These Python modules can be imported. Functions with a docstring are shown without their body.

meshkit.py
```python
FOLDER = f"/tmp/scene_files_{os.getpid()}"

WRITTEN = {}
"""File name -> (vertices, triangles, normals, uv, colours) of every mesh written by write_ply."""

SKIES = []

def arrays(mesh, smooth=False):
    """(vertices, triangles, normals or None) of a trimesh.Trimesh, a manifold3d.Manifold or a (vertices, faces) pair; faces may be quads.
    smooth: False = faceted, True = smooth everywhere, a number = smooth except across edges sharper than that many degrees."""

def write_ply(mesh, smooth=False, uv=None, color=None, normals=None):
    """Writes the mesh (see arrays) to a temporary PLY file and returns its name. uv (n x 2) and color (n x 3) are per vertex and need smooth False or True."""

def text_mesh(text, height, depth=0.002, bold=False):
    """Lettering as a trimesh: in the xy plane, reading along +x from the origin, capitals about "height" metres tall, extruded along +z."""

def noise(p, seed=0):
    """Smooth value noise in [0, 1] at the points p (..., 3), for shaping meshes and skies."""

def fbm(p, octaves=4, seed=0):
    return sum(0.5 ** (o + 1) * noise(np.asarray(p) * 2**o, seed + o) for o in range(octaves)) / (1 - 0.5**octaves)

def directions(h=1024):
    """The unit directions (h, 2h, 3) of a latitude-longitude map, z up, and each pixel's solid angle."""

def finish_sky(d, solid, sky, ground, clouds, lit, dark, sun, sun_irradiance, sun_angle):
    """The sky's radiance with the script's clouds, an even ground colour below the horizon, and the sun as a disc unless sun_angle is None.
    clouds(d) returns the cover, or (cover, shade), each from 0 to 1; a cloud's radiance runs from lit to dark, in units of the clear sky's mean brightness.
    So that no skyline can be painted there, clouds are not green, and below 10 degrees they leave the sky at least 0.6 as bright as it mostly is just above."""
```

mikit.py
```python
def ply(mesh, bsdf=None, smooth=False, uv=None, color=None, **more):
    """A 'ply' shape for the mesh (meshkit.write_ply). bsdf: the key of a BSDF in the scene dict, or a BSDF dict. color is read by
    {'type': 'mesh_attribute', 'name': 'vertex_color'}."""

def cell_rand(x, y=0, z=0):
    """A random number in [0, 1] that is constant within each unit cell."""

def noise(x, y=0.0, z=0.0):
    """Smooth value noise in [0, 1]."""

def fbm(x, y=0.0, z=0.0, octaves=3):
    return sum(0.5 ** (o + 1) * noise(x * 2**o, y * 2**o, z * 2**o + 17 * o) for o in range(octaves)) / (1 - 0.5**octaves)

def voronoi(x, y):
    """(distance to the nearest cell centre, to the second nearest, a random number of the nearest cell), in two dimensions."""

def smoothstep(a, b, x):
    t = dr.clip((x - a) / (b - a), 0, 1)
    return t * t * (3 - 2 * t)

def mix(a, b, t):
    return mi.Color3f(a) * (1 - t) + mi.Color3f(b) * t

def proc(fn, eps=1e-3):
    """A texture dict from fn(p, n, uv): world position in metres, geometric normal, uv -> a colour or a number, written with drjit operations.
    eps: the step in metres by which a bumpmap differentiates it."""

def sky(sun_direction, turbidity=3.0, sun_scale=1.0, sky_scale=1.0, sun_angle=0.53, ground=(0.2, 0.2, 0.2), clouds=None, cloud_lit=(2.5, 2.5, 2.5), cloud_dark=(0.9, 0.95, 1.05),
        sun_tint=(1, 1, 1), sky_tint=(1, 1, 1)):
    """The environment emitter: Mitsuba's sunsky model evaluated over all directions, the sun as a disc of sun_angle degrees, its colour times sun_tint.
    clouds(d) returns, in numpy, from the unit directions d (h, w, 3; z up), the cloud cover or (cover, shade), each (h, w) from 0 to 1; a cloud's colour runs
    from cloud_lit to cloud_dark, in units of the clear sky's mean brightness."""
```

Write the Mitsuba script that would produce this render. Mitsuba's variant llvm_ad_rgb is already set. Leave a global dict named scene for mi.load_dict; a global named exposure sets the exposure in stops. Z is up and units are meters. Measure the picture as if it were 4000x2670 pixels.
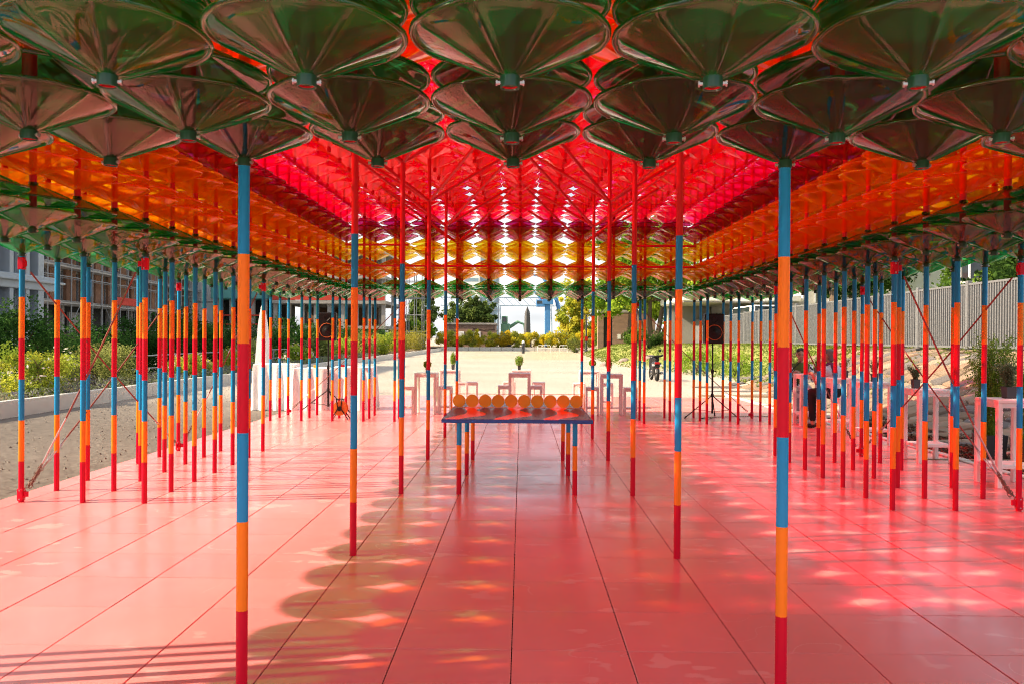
import math, random
import numpy as np, trimesh, manifold3d as m3, mitsuba as mi, drjit as dr
import mikit, meshkit
from shapely.geometry import Polygon
from mikit import noise, fbm, voronoi, cell_rand, smoothstep, mix

T = mi.ScalarTransform4f
scene, labels = {'type': 'scene'}, {}
R = random.Random(7)
NR = np.random.default_rng(11)

# ------------------------------------------------------------------ camera, sky, exposure
EYE = np.array([.0416, 0., 1.6159])
YAW, PITCH, ROLL = .0119, -.0047, .0065
_f = np.array([-math.sin(YAW), math.cos(YAW), 0]); _r = np.array([math.cos(YAW), math.sin(YAW), 0]); _u = np.array([0, 0, 1.])
FWD = _f * math.cos(PITCH) + _u * math.sin(PITCH)
_u2 = _u * math.cos(PITCH) - _f * math.sin(PITCH)
UP = _u2 * math.cos(ROLL) - _r * math.sin(ROLL)
scene['camera'] = {'type': 'perspective', 'fov': 64.47, 'fov_axis': 'x', 'near_clip': .05, 'far_clip': 4000.,
                   'to_world': T().look_at(EYE.tolist(), (EYE + FWD).tolist(), UP.tolist())}
SUN_AZ, SUN_EL = math.radians(11), math.radians(34)
SUN = [-math.cos(SUN_AZ) * math.cos(SUN_EL), -math.sin(SUN_AZ) * math.cos(SUN_EL), math.sin(SUN_EL)]


def clouds(d):
    p = d / np.maximum(d[..., 2:3] + .25, .05)
    c = meshkit.fbm(np.stack([p[..., 0] * 1.4, p[..., 1] * 1.4, p[..., 2] * 0 + 3.1], -1), 5, 4)
    s = meshkit.fbm(np.stack([p[..., 0] * 2.2, p[..., 1] * 2.2, p[..., 2] * 0 + 9.1], -1), 4, 8)
    return np.clip(np.maximum(.35 + (c - .40) / .2, .9 * np.clip((.32 - d[..., 2]) / .2, 0, 1)), 0, 1), np.clip((s - .5) / .4, 0, .6)


scene['sky'] = mikit.sky(SUN, turbidity=3, sun_scale=1.2, ground=(.3, .26, .22), clouds=clouds, cloud_lit=(2.5, 2.5, 2.5), cloud_dark=(1.0, 1.03, 1.1))
exposure = 2.48


# ------------------------------------------------------------------ materials
def rgb(c):
    return {'type': 'rgb', 'value': [float(x) for x in c]}


def mat(key, base, rough=.5, spec=.5, two=True, **kw):
    b = {'type': 'principled', 'base_color': base if isinstance(base, dict) else rgb(base), 'roughness': rough if isinstance(rough, dict) else float(rough), 'specular': float(spec), **kw}
    scene['bsdf_' + key] = {'type': 'twosided', 'inner': b} if two else b
    return 'bsdf_' + key


def proc(fn, eps=1e-3):
    return mikit.proc(fn, eps)


BLUE = mat('blue_paint', (.010, .29, .62), .36, .28)
ORANGE = mat('orange_paint', (.92, .235, .008), .36, .28)
RED = mat('red_paint', (.60, .001, .026), .36, .22)
REDTUBE = mat('red_tube', (.46, .005, .012), .38)
STEEL = mat('steel', (.55, .55, .56), .35, metallic=.9)
RUSTY = mat('rusty_steel', (.22, .13, .10), .6, metallic=.3)
STRAP = mat('strap_webbing', (.26, .085, .07), .8)
BLACK = mat('black_plastic', (.013, .012, .012), .5, .3)
BLACKCLOTH = mat('black_cloth', (.02, .019, .022), .9, .2)
WHITEWOOD = mat('white_wood', proc(lambda p, n, uv: mix((.74, .66, .62), (.84, .79, .75), fbm(p.x * 9, p.y * 9, p.z * 2.5, 3))), .42)
WHITECLOTH = mat('white_cloth', (.82, .81, .80), .9, .2)
POT = mat('pot', (.055, .055, .062), .55)
BARKDARK = mat('bark', proc(lambda p, n, uv: mix((.10, .07, .05), (.21, .16, .12), fbm(p.x * 6, p.y * 6, p.z * 1.5, 3))), .9, .2)
CONCRETE = mat('concrete', proc(lambda p, n, uv: mix((.27, .26, .25), (.40, .385, .365), fbm(p.x * 1.3, p.y * 1.3, p.z * 1.7, 4))), .85, .3)
GREYMETAL = mat('grey_metal', (.27, .285, .30), .45)
OFFICE = mat('office_frame', (.30, .345, .39), .45)
WHITE = mat('white_paint', (.80, .80, .78), .5)
DARKGLASS = mat('dark_glass', (.02, .03, .035), .05, .8)
BRICK = mat('brick', proc(lambda p, n, uv: mix((.33, .185, .125), (.24, .13, .085), fbm(p.y * .8, p.z * 2.5, p.x, 4))), .9, .2)
PALEBRICK = mat('pale_brick', proc(lambda p, n, uv: mix((.33, .21, .16), (.22, .15, .12), fbm(p.x * 1.5, p.z * 6, p.y, 4))), .9, .2)
TEAL = mat('teal_cladding', (.10, .33, .33), .5)
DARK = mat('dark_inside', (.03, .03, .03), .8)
REDNET = mat('red_netting', (.50, .05, .03), .8)
CRANEBLUE = mat('crane_blue', (.07, .25, .55), .5)
TOWERGLASS = mat('tower_glass', (.22, .34, .42), .2, .6)
SKIN = mat('skin', (.42, .22, .15), .5)
SKIN2 = mat('skin_tan', (.36, .19, .12), .5)
LAV = mat('lavender_cloth', (.60, .58, .66), .85, .2)
PURPLE = mat('purple_scarf', (.20, .06, .14), .9, .2)
GREYHAIR = mat('grey_hair', (.16, .15, .15), .7)
DARKHAIR = mat('dark_hair', (.02, .016, .014), .6)
GREENCLOTH = mat('green_cloth', (.10, .15, .045), .9, .2)
PATTERN = mat('patterned_cloth', proc(lambda p, n, uv: mix((.03, .03, .04), (.72, .72, .74), smoothstep(.46, .54, fbm(p.x * 22, p.y * 22, p.z * 22, 2)))), .85, .2)
STRIPE = mat('striped_cloth', proc(lambda p, n, uv: mix((.66, .62, .66), (.30, .28, .33), smoothstep(.55, .62, noise(p.z * 13, 3.2, 1.1)))), .85, .2)
BULBORANGE = mat('orange_disc', (.82, .40, .010), .5)
SCOOTERBODY = mat('scooter_body', (.025, .025, .03), .2, .6)
CHROME = mat('chrome', (.75, .75, .76), .15, metallic=1.)
TAILRED = mat('tail_lens', (.5, .01, .01), .15)
YELLOWMET = mat('yellow_metal', (.7, .42, .03), .5)
DARKGREEN = mat('dark_green_paint', (.14, .30, .20), .5)
STONEKERB = mat('kerb_stone', proc(lambda p, n, uv: mix((.50, .47, .43), (.64, .61, .56), fbm(p.x * 2, p.y * 2, p.z * 3, 4))), .85, .3)
scene['bsdf_stone'] = {'type': 'twosided', 'inner': {'type': 'principled', 'base_color': {'type': 'mesh_attribute', 'name': 'vertex_color'}, 'roughness': .85, 'specular': .3}}
scene['bsdf_leaf'] = {'type': 'principledthin', 'base_color': {'type': 'mesh_attribute', 'name': 'vertex_color'}, 'roughness': .55, 'diff_trans': .95, 'spec_trans': 0., 'eta': 1.35}
scene['bsdf_pane'] = {'type': 'thindielectric', 'int_ior': 1.5}


def lens(key, tr, body, w=.10, ior=1.45):
    scene['bsdf_' + key] = {'type': 'blendbsdf', 'weight': w,
                            'clear': {'type': 'thindielectric', 'int_ior': ior, 'specular_transmittance': rgb(tr)},
                            'body': {'type': 'principledthin', 'base_color': rgb(body), 'roughness': .3, 'diff_trans': 1.8, 'spec_trans': 0., 'eta': 1.03}}
    return 'bsdf_' + key


GREEN_L = lens('green_acrylic', (.03, .57, .175), (.002, .52, .15), .06, 1.40)
ORANGE_L = lens('orange_acrylic', (.985, .56, .02), (.95, .45, .012), .24)
YELLOW_L = lens('yellow_acrylic', (.995, .88, .05), (.95, .70, .012), .22)
PURPLE_L = lens('purple_acrylic', (.52, .015, .17), (.36, .004, .07), .16)
PINK_L = lens('pink_acrylic', (.97, .04, .22), (.92, .012, .10), .18)
RED_L = lens('red_acrylic', (.965, .028, .19), (.92, .006, .09), .11)


def floor_col(p, n, uv):
    tile = cell_rand(dr.floor(p.x / .6 + 100.), dr.floor((p.y - 3.607) / .6 + 50.), 3)
    dirt = fbm(p.x * 2.1, p.y * 2.1, 0., 4)
    c = mix((.67, .205, .205), (.76, .25, .25), dirt)
    c = c * (.93 + .14 * tile)
    st = smoothstep(.66, .74, fbm(p.x * 5.3 + 7, p.y * 9.1, 2., 3)) * smoothstep(.48, .62, noise(p.x * 1.7, p.y * 1.7, 5.))
    sc = smoothstep(.965, 1., 1 - dr.abs(noise(p.x * 4. + 3. * noise(p.x * 2, p.y * 2, 1.), p.y * 4., 8.) - .5) * 3.0) * smoothstep(.62, .75, noise(p.x * 2.3, p.y * 2.3, 12.))
    return mix(c, (.78, .42, .40), dr.clip(.55 * st + .6 * sc, 0, .6))


FLOOR = mat('floor_panel', proc(floor_col), proc(lambda p, n, uv: .13 + .20 * fbm(p.x * 3, p.y * 3, 1., 4)), .55, clearcoat=1., clearcoat_gloss=.95)
JOINT = mat('floor_joint', (.10, .012, .014), .8)


def gravel_col(p, n, uv):
    big = fbm(p.x * .35, p.y * .35, 0., 4)
    fine = fbm(p.x * 9, p.y * 9, 3., 3)
    c = mix((.29, .25, .21), (.43, .39, .345), big * .6 + fine * .4)
    near_left = smoothstep(-3., -4.5, p.x) * (1 - smoothstep(18., 30., p.y + 4. * noise(p.x * .4, p.y * .4, 3.)))  # mask of the near left, where the gravel is toned darker
    c = mix(c, mix((.105, .092, .08), (.20, .178, .158), big * .5 + fine * .5), near_left)
    dry = smoothstep(.52, .66, fbm(p.x * .09 + 3, p.y * .06, 6., 3)) * smoothstep(55., 70., p.y) * .5
    far = smoothstep(62., 70., p.y + 4. * noise(p.x * .3, p.y * .3, 4.)) * smoothstep(-3., 2., p.x)
    c = mix(c, (.33, .29, .19), dr.clip(dr.maximum(dry, far * .7), 0, 1))
    bank = smoothstep(.02, .3, p.z)
    grass = mix((.11, .17, .03), (.30, .29, .10), fbm(p.x * .8, p.y * .8, 9., 4))
    near = smoothstep(26., 31., p.y + 3 * noise(p.x * .5, p.y * .5, 2.))
    soil = mix((.09, .065, .045), (.18, .135, .10), fbm(p.x * 3, p.y * 3, 9., 4))
    c = mix(c, mix(soil, grass, near), bank)
    mulch = smoothstep(6.05, 6.12, p.x) * (1 - smoothstep(17., 18., p.y)) * (1 - bank)
    return mix(c, soil * .7, mulch)


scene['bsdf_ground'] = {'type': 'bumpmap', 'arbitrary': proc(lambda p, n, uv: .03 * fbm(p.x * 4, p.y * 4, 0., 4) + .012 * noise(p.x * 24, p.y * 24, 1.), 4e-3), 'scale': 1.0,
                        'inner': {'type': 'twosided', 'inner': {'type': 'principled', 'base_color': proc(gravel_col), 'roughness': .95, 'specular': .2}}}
FENCEMET = mat('fence_paint', (.17, .178, .19), .45)


# ------------------------------------------------------------------ mesh helpers
def cat(ms):
    return trimesh.util.concatenate([m for m in ms if m is not None])


def bx(x0, x1, y0, y1, z0, z1, b=0.):
    c = np.array([(x0 + x1) / 2, (y0 + y1) / 2, (z0 + z1) / 2]); h = np.array([abs(x1 - x0), abs(y1 - y0), abs(z1 - z0)]) / 2
    b = min(b, .45 * h.min())
    if b <= 0:
        m = trimesh.creation.box(2 * h); m.apply_translation(c); return m
    pts = [[sx * (h[0] - (b if a != 0 else 0)), sy * (h[1] - (b if a != 1 else 0)), sz * (h[2] - (b if a != 2 else 0))] for sx in (-1, 1) for sy in (-1, 1) for sz in (-1, 1) for a in range(3)]
    m = trimesh.convex.convex_hull(np.array(pts)); m.apply_translation(c); return m


def tube(pts, r, n=10, caps=True):
    p = np.asarray(pts, float); r = np.broadcast_to(np.asarray(r, float), (len(p),))
    t = np.gradient(p, axis=0); t /= np.linalg.norm(t, axis=1, keepdims=True) + 1e-12
    ref = np.array([0, 0, 1.]) if abs(t[0][2]) < .9 else np.array([1., 0, 0])
    V = []
    for i in range(len(p)):
        a = np.cross(t[i], ref); a /= np.linalg.norm(a); b = np.cross(t[i], a); ref = np.cross(a, t[i])
        g = np.arange(n) * 2 * np.pi / n
        V.append(p[i] + r[i] * (np.cos(g)[:, None] * a + np.sin(g)[:, None] * b))
    V = np.vstack(V); F = []
    for i in range(len(p) - 1):
        for j in range(n):
            q = (i * n + j, i * n + (j + 1) % n, (i + 1) * n + (j + 1) % n, (i + 1) * n + j)
            F += [(q[0], q[1], q[2]), (q[0], q[2], q[3])]
    if caps:
        k = len(V); V = np.vstack([V, p[:1], p[-1:]])
        e = (len(p) - 1) * n
        F += [(k, (j + 1) % n, j) for j in range(n)] + [(k + 1, e + j, e + (j + 1) % n) for j in range(n)]
    return trimesh.Trimesh(V, np.array(F), process=False)


def lathe(prof, n=24, caps=False):
    prof = np.asarray(prof, float); g = np.arange(n) * 2 * np.pi / n
    V = np.stack([prof[:, 0, None] * np.cos(g), prof[:, 0, None] * np.sin(g), np.repeat(prof[:, 1, None], n, 1)], -1).reshape(-1, 3); F = []
    for i in range(len(prof) - 1):
        for j in range(n):
            q = (i * n + j, i * n + (j + 1) % n, (i + 1) * n + (j + 1) % n, (i + 1) * n + j)
            F += [(q[0], q[1], q[2]), (q[0], q[2], q[3])]
    if caps:
        k = len(V); V = np.vstack([V, [[0, 0, prof[0, 1]], [0, 0, prof[-1, 1]]]]); e = (len(prof) - 1) * n
        F += [(k, (j + 1) % n, j) for j in range(n)] + [(k + 1, e + j, e + (j + 1) % n) for j in range(n)]
    return trimesh.Trimesh(V, np.array(F), process=False)


def hull_chain(joints, radii, bones, edge=.03, smooth=6, rings=14):
    """One continuous surface over a skeleton: hulls of spheres along the bones, joined and smoothed."""
    out = m3.Manifold()
    for a, b in bones:
        s = [m3.Manifold.sphere(radii[k], rings).translate(tuple(joints[k])) for k in (a, b)]
        out = out + m3.Manifold.batch_hull(s)
    out = out.refine_to_length(edge); g = out.to_mesh()
    m = trimesh.Trimesh(g.vert_properties[:, :3], g.tri_verts)
    trimesh.smoothing.filter_taubin(m, iterations=smooth)
    return m


def moved(m, loc=(0, 0, 0), rz=0., s=1.):
    m = m.copy(); M = trimesh.transformations.rotation_matrix(rz, [0, 0, 1]); M[:3, :3] *= s; M[:3, 3] = loc; m.apply_transform(M); return m


used = {}


def name(k):
    i = used.get(k, -1) + 1; used[k] = i
    return k if i == 0 else f'{k}_{i:03d}'


def add(k, mesh, bsdf, smooth=False, tw=None, color=None, kind=None):
    k = name(k)
    d = mesh if isinstance(mesh, dict) else mikit.ply(mesh, bsdf, smooth=smooth, color=color)
    if isinstance(mesh, dict) and bsdf:
        d = {**mesh, 'bsdf': {'type': 'ref', 'id': bsdf}}
    scene[k] = {**d, 'to_world': tw} if tw is not None else dict(d)
    if kind: labels[k] = {'kind': kind}
    return k


def tag(k, label=None, cate=None, group=None, kind=None):
    L = labels.setdefault(k, {})
    for a, b in (('label', label), ('category', cate), ('group', group), ('kind', kind)):
        if b: L[a] = b
    return k


def thing(k, label, cate, group=None):
    return tag(name(k), label, cate, group)


def at(x=0, y=0, z=0, rz=0., s=1.):
    return T().translate([float(x), float(y), float(z)]).rotate([0, 0, 1], math.degrees(rz)).scale(float(s))


# ------------------------------------------------------------------ leaves
def leaf_cloud(pts, size, col, rng, jit=.35, up=.0, aspect=.55):
    """A kite-shaped leaf of two triangles at every point; returns (mesh, colours)."""
    n = len(pts); d = rng.normal(size=(n, 3)); d[:, 2] += up; d /= np.linalg.norm(d, axis=1, keepdims=True)
    a = np.cross(d, rng.normal(size=(n, 3))); a /= np.linalg.norm(a, axis=1, keepdims=True); b = np.cross(d, a)
    s = size * rng.uniform(.6, 1.35, (n, 1))
    V = np.stack([pts - a * s * .5, pts + b * s * aspect * .5 + d * s * .08, pts + a * s * .5, pts - b * s * aspect * .5 + d * s * .08], 1).reshape(-1, 3)
    i = np.arange(n) * 4
    F = np.vstack([np.stack([i, i + 1, i + 2], 1), np.stack([i, i + 2, i + 3], 1)])
    c = np.asarray(col, float) if np.ndim(col) == 2 else np.broadcast_to(np.asarray(col, float), (n, 3))
    c = np.clip(c * rng.uniform(1 - jit, 1 + jit, (n, 1)), 0, 1)
    return trimesh.Trimesh(V, F, process=False), np.repeat(c, 4, 0)


def clump_points(n, centre, rad, clumps, rng, cr=.3, shell=.55):
    """Points gathered in clumps that sit mostly near an ellipsoid's surface; with each point's clump number."""
    d = rng.normal(size=(clumps, 3)); d /= np.linalg.norm(d, axis=1, keepdims=True)
    c = d * (shell + (1 - shell) * rng.uniform(0, 1, (clumps, 1))) * np.asarray(rad) * rng.uniform(.8, 1.12, (clumps, 1))
    k = rng.integers(0, clumps, n)
    off = rng.normal(size=(n, 3)); off /= np.linalg.norm(off, axis=1, keepdims=True) + 1e-9
    p = c[k] + off * (rng.uniform(0, 1, (n, 1)) ** .5) * cr * np.asarray(rad).mean() * rng.uniform(.6, 1.3, (clumps, 1))[k]
    return p + np.asarray(centre), k


def foliage(n, centre, rad, size, cols, seed, clumps=24, cr=.32, shell=.5, floor=None, up=.3, jit=.3):
    rng = np.random.default_rng(seed)
    p, k = clump_points(n, centre, rad, clumps, rng, cr, shell)
    if floor is not None: p[:, 2] = np.maximum(p[:, 2], floor + rng.uniform(0, .25 * rad[2], n))
    cc = np.asarray(cols, float)[rng.integers(0, len(cols), clumps)] * rng.uniform(.75, 1.25, (clumps, 1))
    return leaf_cloud(p, size, cc[k], rng, jit, up)


def GZ(x, y):
    """Height of the ground."""
    x, y = np.asarray(x, float), np.asarray(y, float)
    xe = np.interp(y, [-50, 34, 48, 80, 112, 130], [7.25, 7.2, 4.6, 5.2, 8, 9])
    t = np.clip((x - xe) / 5.0, 0, 1); s = t * t * (3 - 2 * t)
    return -.045 + s * np.interp(y, [-50, 40, 60, 112, 135], [1.43, 1.40, 1.25, .9, .2])


# ------------------------------------------------------------------ the setting: ground, floor
gx = np.unique(np.concatenate([np.linspace(-900, -40, 14), np.linspace(-40, 4, 30), np.linspace(4, 20, 41), np.linspace(20, 60, 12), np.linspace(60, 900, 14)]))
gy = np.unique(np.concatenate([np.linspace(-300, -10, 8), np.linspace(-10, 40, 51), np.linspace(40, 140, 60), np.linspace(140, 1500, 14)]))
X, Y = np.meshgrid(gx, gy, indexing='ij'); Z = GZ(X, Y)
V = np.stack([X, Y, Z], -1).reshape(-1, 3); I, J = np.meshgrid(np.arange(len(gx) - 1), np.arange(len(gy) - 1), indexing='ij')
q = (I * len(gy) + J).ravel(); w = len(gy)
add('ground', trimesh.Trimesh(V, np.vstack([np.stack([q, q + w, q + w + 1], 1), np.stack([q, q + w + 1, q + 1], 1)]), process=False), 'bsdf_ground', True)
tag('ground', 'pale sandy gravel lot with a bank rising on the right', kind='structure')

S, Y0 = .6, 3.607
FX = [-5.07] + [S * k for k in range(-8, 10)] + [5.95]
FY = [Y0 + S * j for j in range(-9, 33)]
tag('floor', 'glossy salmon red panel floor of the pavilion', kind='structure')
add('floor__base', bx(-5.075, 5.955, FY[0], FY[-1] + .005, -.06, -.012), JOINT)
cells = [(i, j) for i in range(len(FX) - 1) for j in range(len(FY) - 1)]


def seen(c):
    x, y = (FX[c[0]] + FX[c[0] + 1]) / 2, (FY[c[1]] + FY[c[1] + 1]) / 2
    return (0 if y > 3.4 and abs(x) < .66 * y + .2 else 100) + y + .05 * abs(x)


cells.sort(key=seen)
rest = []
for n_, (i, j) in enumerate(cells):
    gxw, gyw = .0027, .0012
    dz = R.uniform(-.0012, .0012)
    m = bx(FX[i] + gxw, FX[i + 1] - gxw, FY[j] + gyw, FY[j + 1] - gyw, -.0118, dz, .003)
    M = trimesh.transformations.rotation_matrix(R.uniform(-.0012, .0012), [1, 0, 0], m.centroid) @ trimesh.transformations.rotation_matrix(R.uniform(-.0012, .0012), [0, 1, 0], m.centroid)
    m.apply_transform(M)
    if n_ < 300: add('floor__panel', m, FLOOR)
    else: rest.append(m)
add('floor__far_panels', cat(rest), FLOOR, kind='stuff')

# ------------------------------------------------------------------ pavilion
PAV = thing('pavilion', 'open pavilion of striped poles under tiers of green, orange, yellow and red translucent discs', 'pavilion')
B, Z0 = .396, 2.376            # height of one paint band and of one tier; underside of the canopy
LV = ['green', 'orange', 'yellow', 'purple', 'pink']
LMAT = [GREEN_L, ORANGE_L, YELLOW_L, PURPLE_L, PINK_L]


def cone(prof, n_ribs, per, ripple, seed):
    """A ribbed cone from (radius, height) pairs: between ribs 'per' columns, each rib a narrow raised fold of even width."""
    rng = np.random.default_rng(seed); ph = rng.uniform(0, 6.28, 6)
    cols = []
    for k in range(n_ribs):
        a0, a1 = 2 * np.pi * k / n_ribs, 2 * np.pi * (k + 1) / n_ribs
        cols += [(a0, -.0085, 0.), (a0, 0., 1.), (a0, .0085, 0.)] + [(a0 + (a1 - a0) * (q_ + 1) / (per + 1), 0., 0.) for q_ in range(per)]
    V = []
    r_in, r_out = min(p_[0] for p_ in prof), max(p_[0] for p_ in prof)
    for (r, z) in prof:
        on = 1. if r_in + .005 < r < .272 else 0.
        for (a, off, crest) in cols:
            aa = a + off / max(r, .02)
            rr = r * (1 + ripple * .35 * math.sin(3 * aa + ph[0]) * r)
            zz = z + ripple * (r / r_out) * (math.sin(5 * aa + ph[1] + 9 * r) + .7 * math.sin(9 * aa + ph[2] - 14 * r) + .5 * math.sin(17 * aa + ph[3]))
            zz += math.copysign(0.010, prof[-1][1] - prof[0][1]) * -crest * on if prof[0][0] < prof[-1][0] else 0.010 * crest * on
            V.append((rr * math.cos(aa), rr * math.sin(aa), zz))
    n = len(cols); F = []
    for i in range(len(prof) - 1):
        for j in range(n):
            q_ = (i * n + j, i * n + (j + 1) % n, (i + 1) * n + (j + 1) % n, (i + 1) * n + j)
            F += [(q_[0], q_[1], q_[2]), (q_[0], q_[2], q_[3])]
    return trimesh.Trimesh(np.array(V), np.array(F), process=False)


def profile(steps):
    lo = [(.0305, .030)] + [(.0305 + (.268 - .0305) * t, .030 + .108 * t) for t in np.linspace(0, 1, steps)[1:]] + [(.2895 + .0085 * math.cos(a), .150 + .0085 * math.sin(a)) for a in np.radians([200, 250, 300, 350, 40, 90, 140, 190])]
    up = [(.2895 + .0085 * math.cos(a), .238 + .0085 * math.sin(a)) for a in np.radians([170, 220, 270, 320, 10, 60, 110, 160])] + [(.268 - (.268 - .0335) * t, .248 + .105 * t) for t in np.linspace(0, 1, steps)] + [(.0335, .372)]
    return lo, up


CONES = {}
for lev, mt in list(enumerate(LMAT)) + [(9, RED_L)]:
    for hi in ((1, 0) if lev == 0 else (0,)):
        lo, up = profile(8 if hi else 3)
        for v in range(3):
            CONES[lev, hi, v] = [mikit.ply(cone(p_, 8, 5 if hi else 2, .0016, 10 * v + s_), mt, smooth=50) for s_, p_ in enumerate((lo, up))]
HUB = mikit.ply(lathe([(0., .006), (.0214, .006), (.0262, -.004), (.0285, -.004), (.0295, -.001), (.0300, .026), (.0285, .030), (.0285, .042), (.0262, .044)], 20), mat('green_hub', (.012, .06, .033), .25), smooth=35)  # added dark plug at the tube mouth paints in the shade inside
BOLT = mikit.ply(cat([moved(trimesh.creation.cylinder(.006, .014, sections=6), (0, 0, 0)), moved(trimesh.creation.cylinder(.0095, .005, sections=6), (0, 0, .008))]), STEEL)
TUBE = mikit.ply(lathe([(.0215, 0.), (.0255, 0.), (.0255, 2.02), (.0215, 2.02), (.0215, 0.)], 14), REDTUBE, smooth=40)
TUBE_S = mikit.ply(lathe([(.0215, 0.), (.0255, 0.), (.0255, .83), (.0215, .83), (.0215, 0.)], 14), REDTUBE, smooth=40)
BAND = {c: mikit.ply(lathe([(.0253, 0.), (.0253, B)], 24), c, smooth=True) for c in (BLUE, ORANGE, RED)}
POLETOP = mikit.ply(lathe([(.0254, 0.), (.0254, 1.78)], 20), REDTUBE, smooth=True)

ROWS, COLS = range(-2, 23), range(-8, 9)
PX = lambda k: S * k
PY = lambda j: Y0 + S * j
ring = lambda k, j: j <= 0 or j >= 20 or abs(k) >= 6
POLES = set()
for j in range(7, 14):
    POLES |= {(s * k, j) for s in (-1, 1) for k in (6, 7, 8)}
for j in (-2, -1, 0, 20, 21, 22):
    POLES |= {(s * k, j) for s in (-1, 1) for k in (4, 5, 6, 7, 8)}
for j in (0, 4, 8, 12, 16, 20):
    POLES |= {(-2, j), (2, j)}


def sag(k, j):
    w_ = max(0., 1 - (k / 7.5) ** 2)
    return -.036 * w_ if j == -1 else -.018 * w_ if j == -2 else 0.


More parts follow.
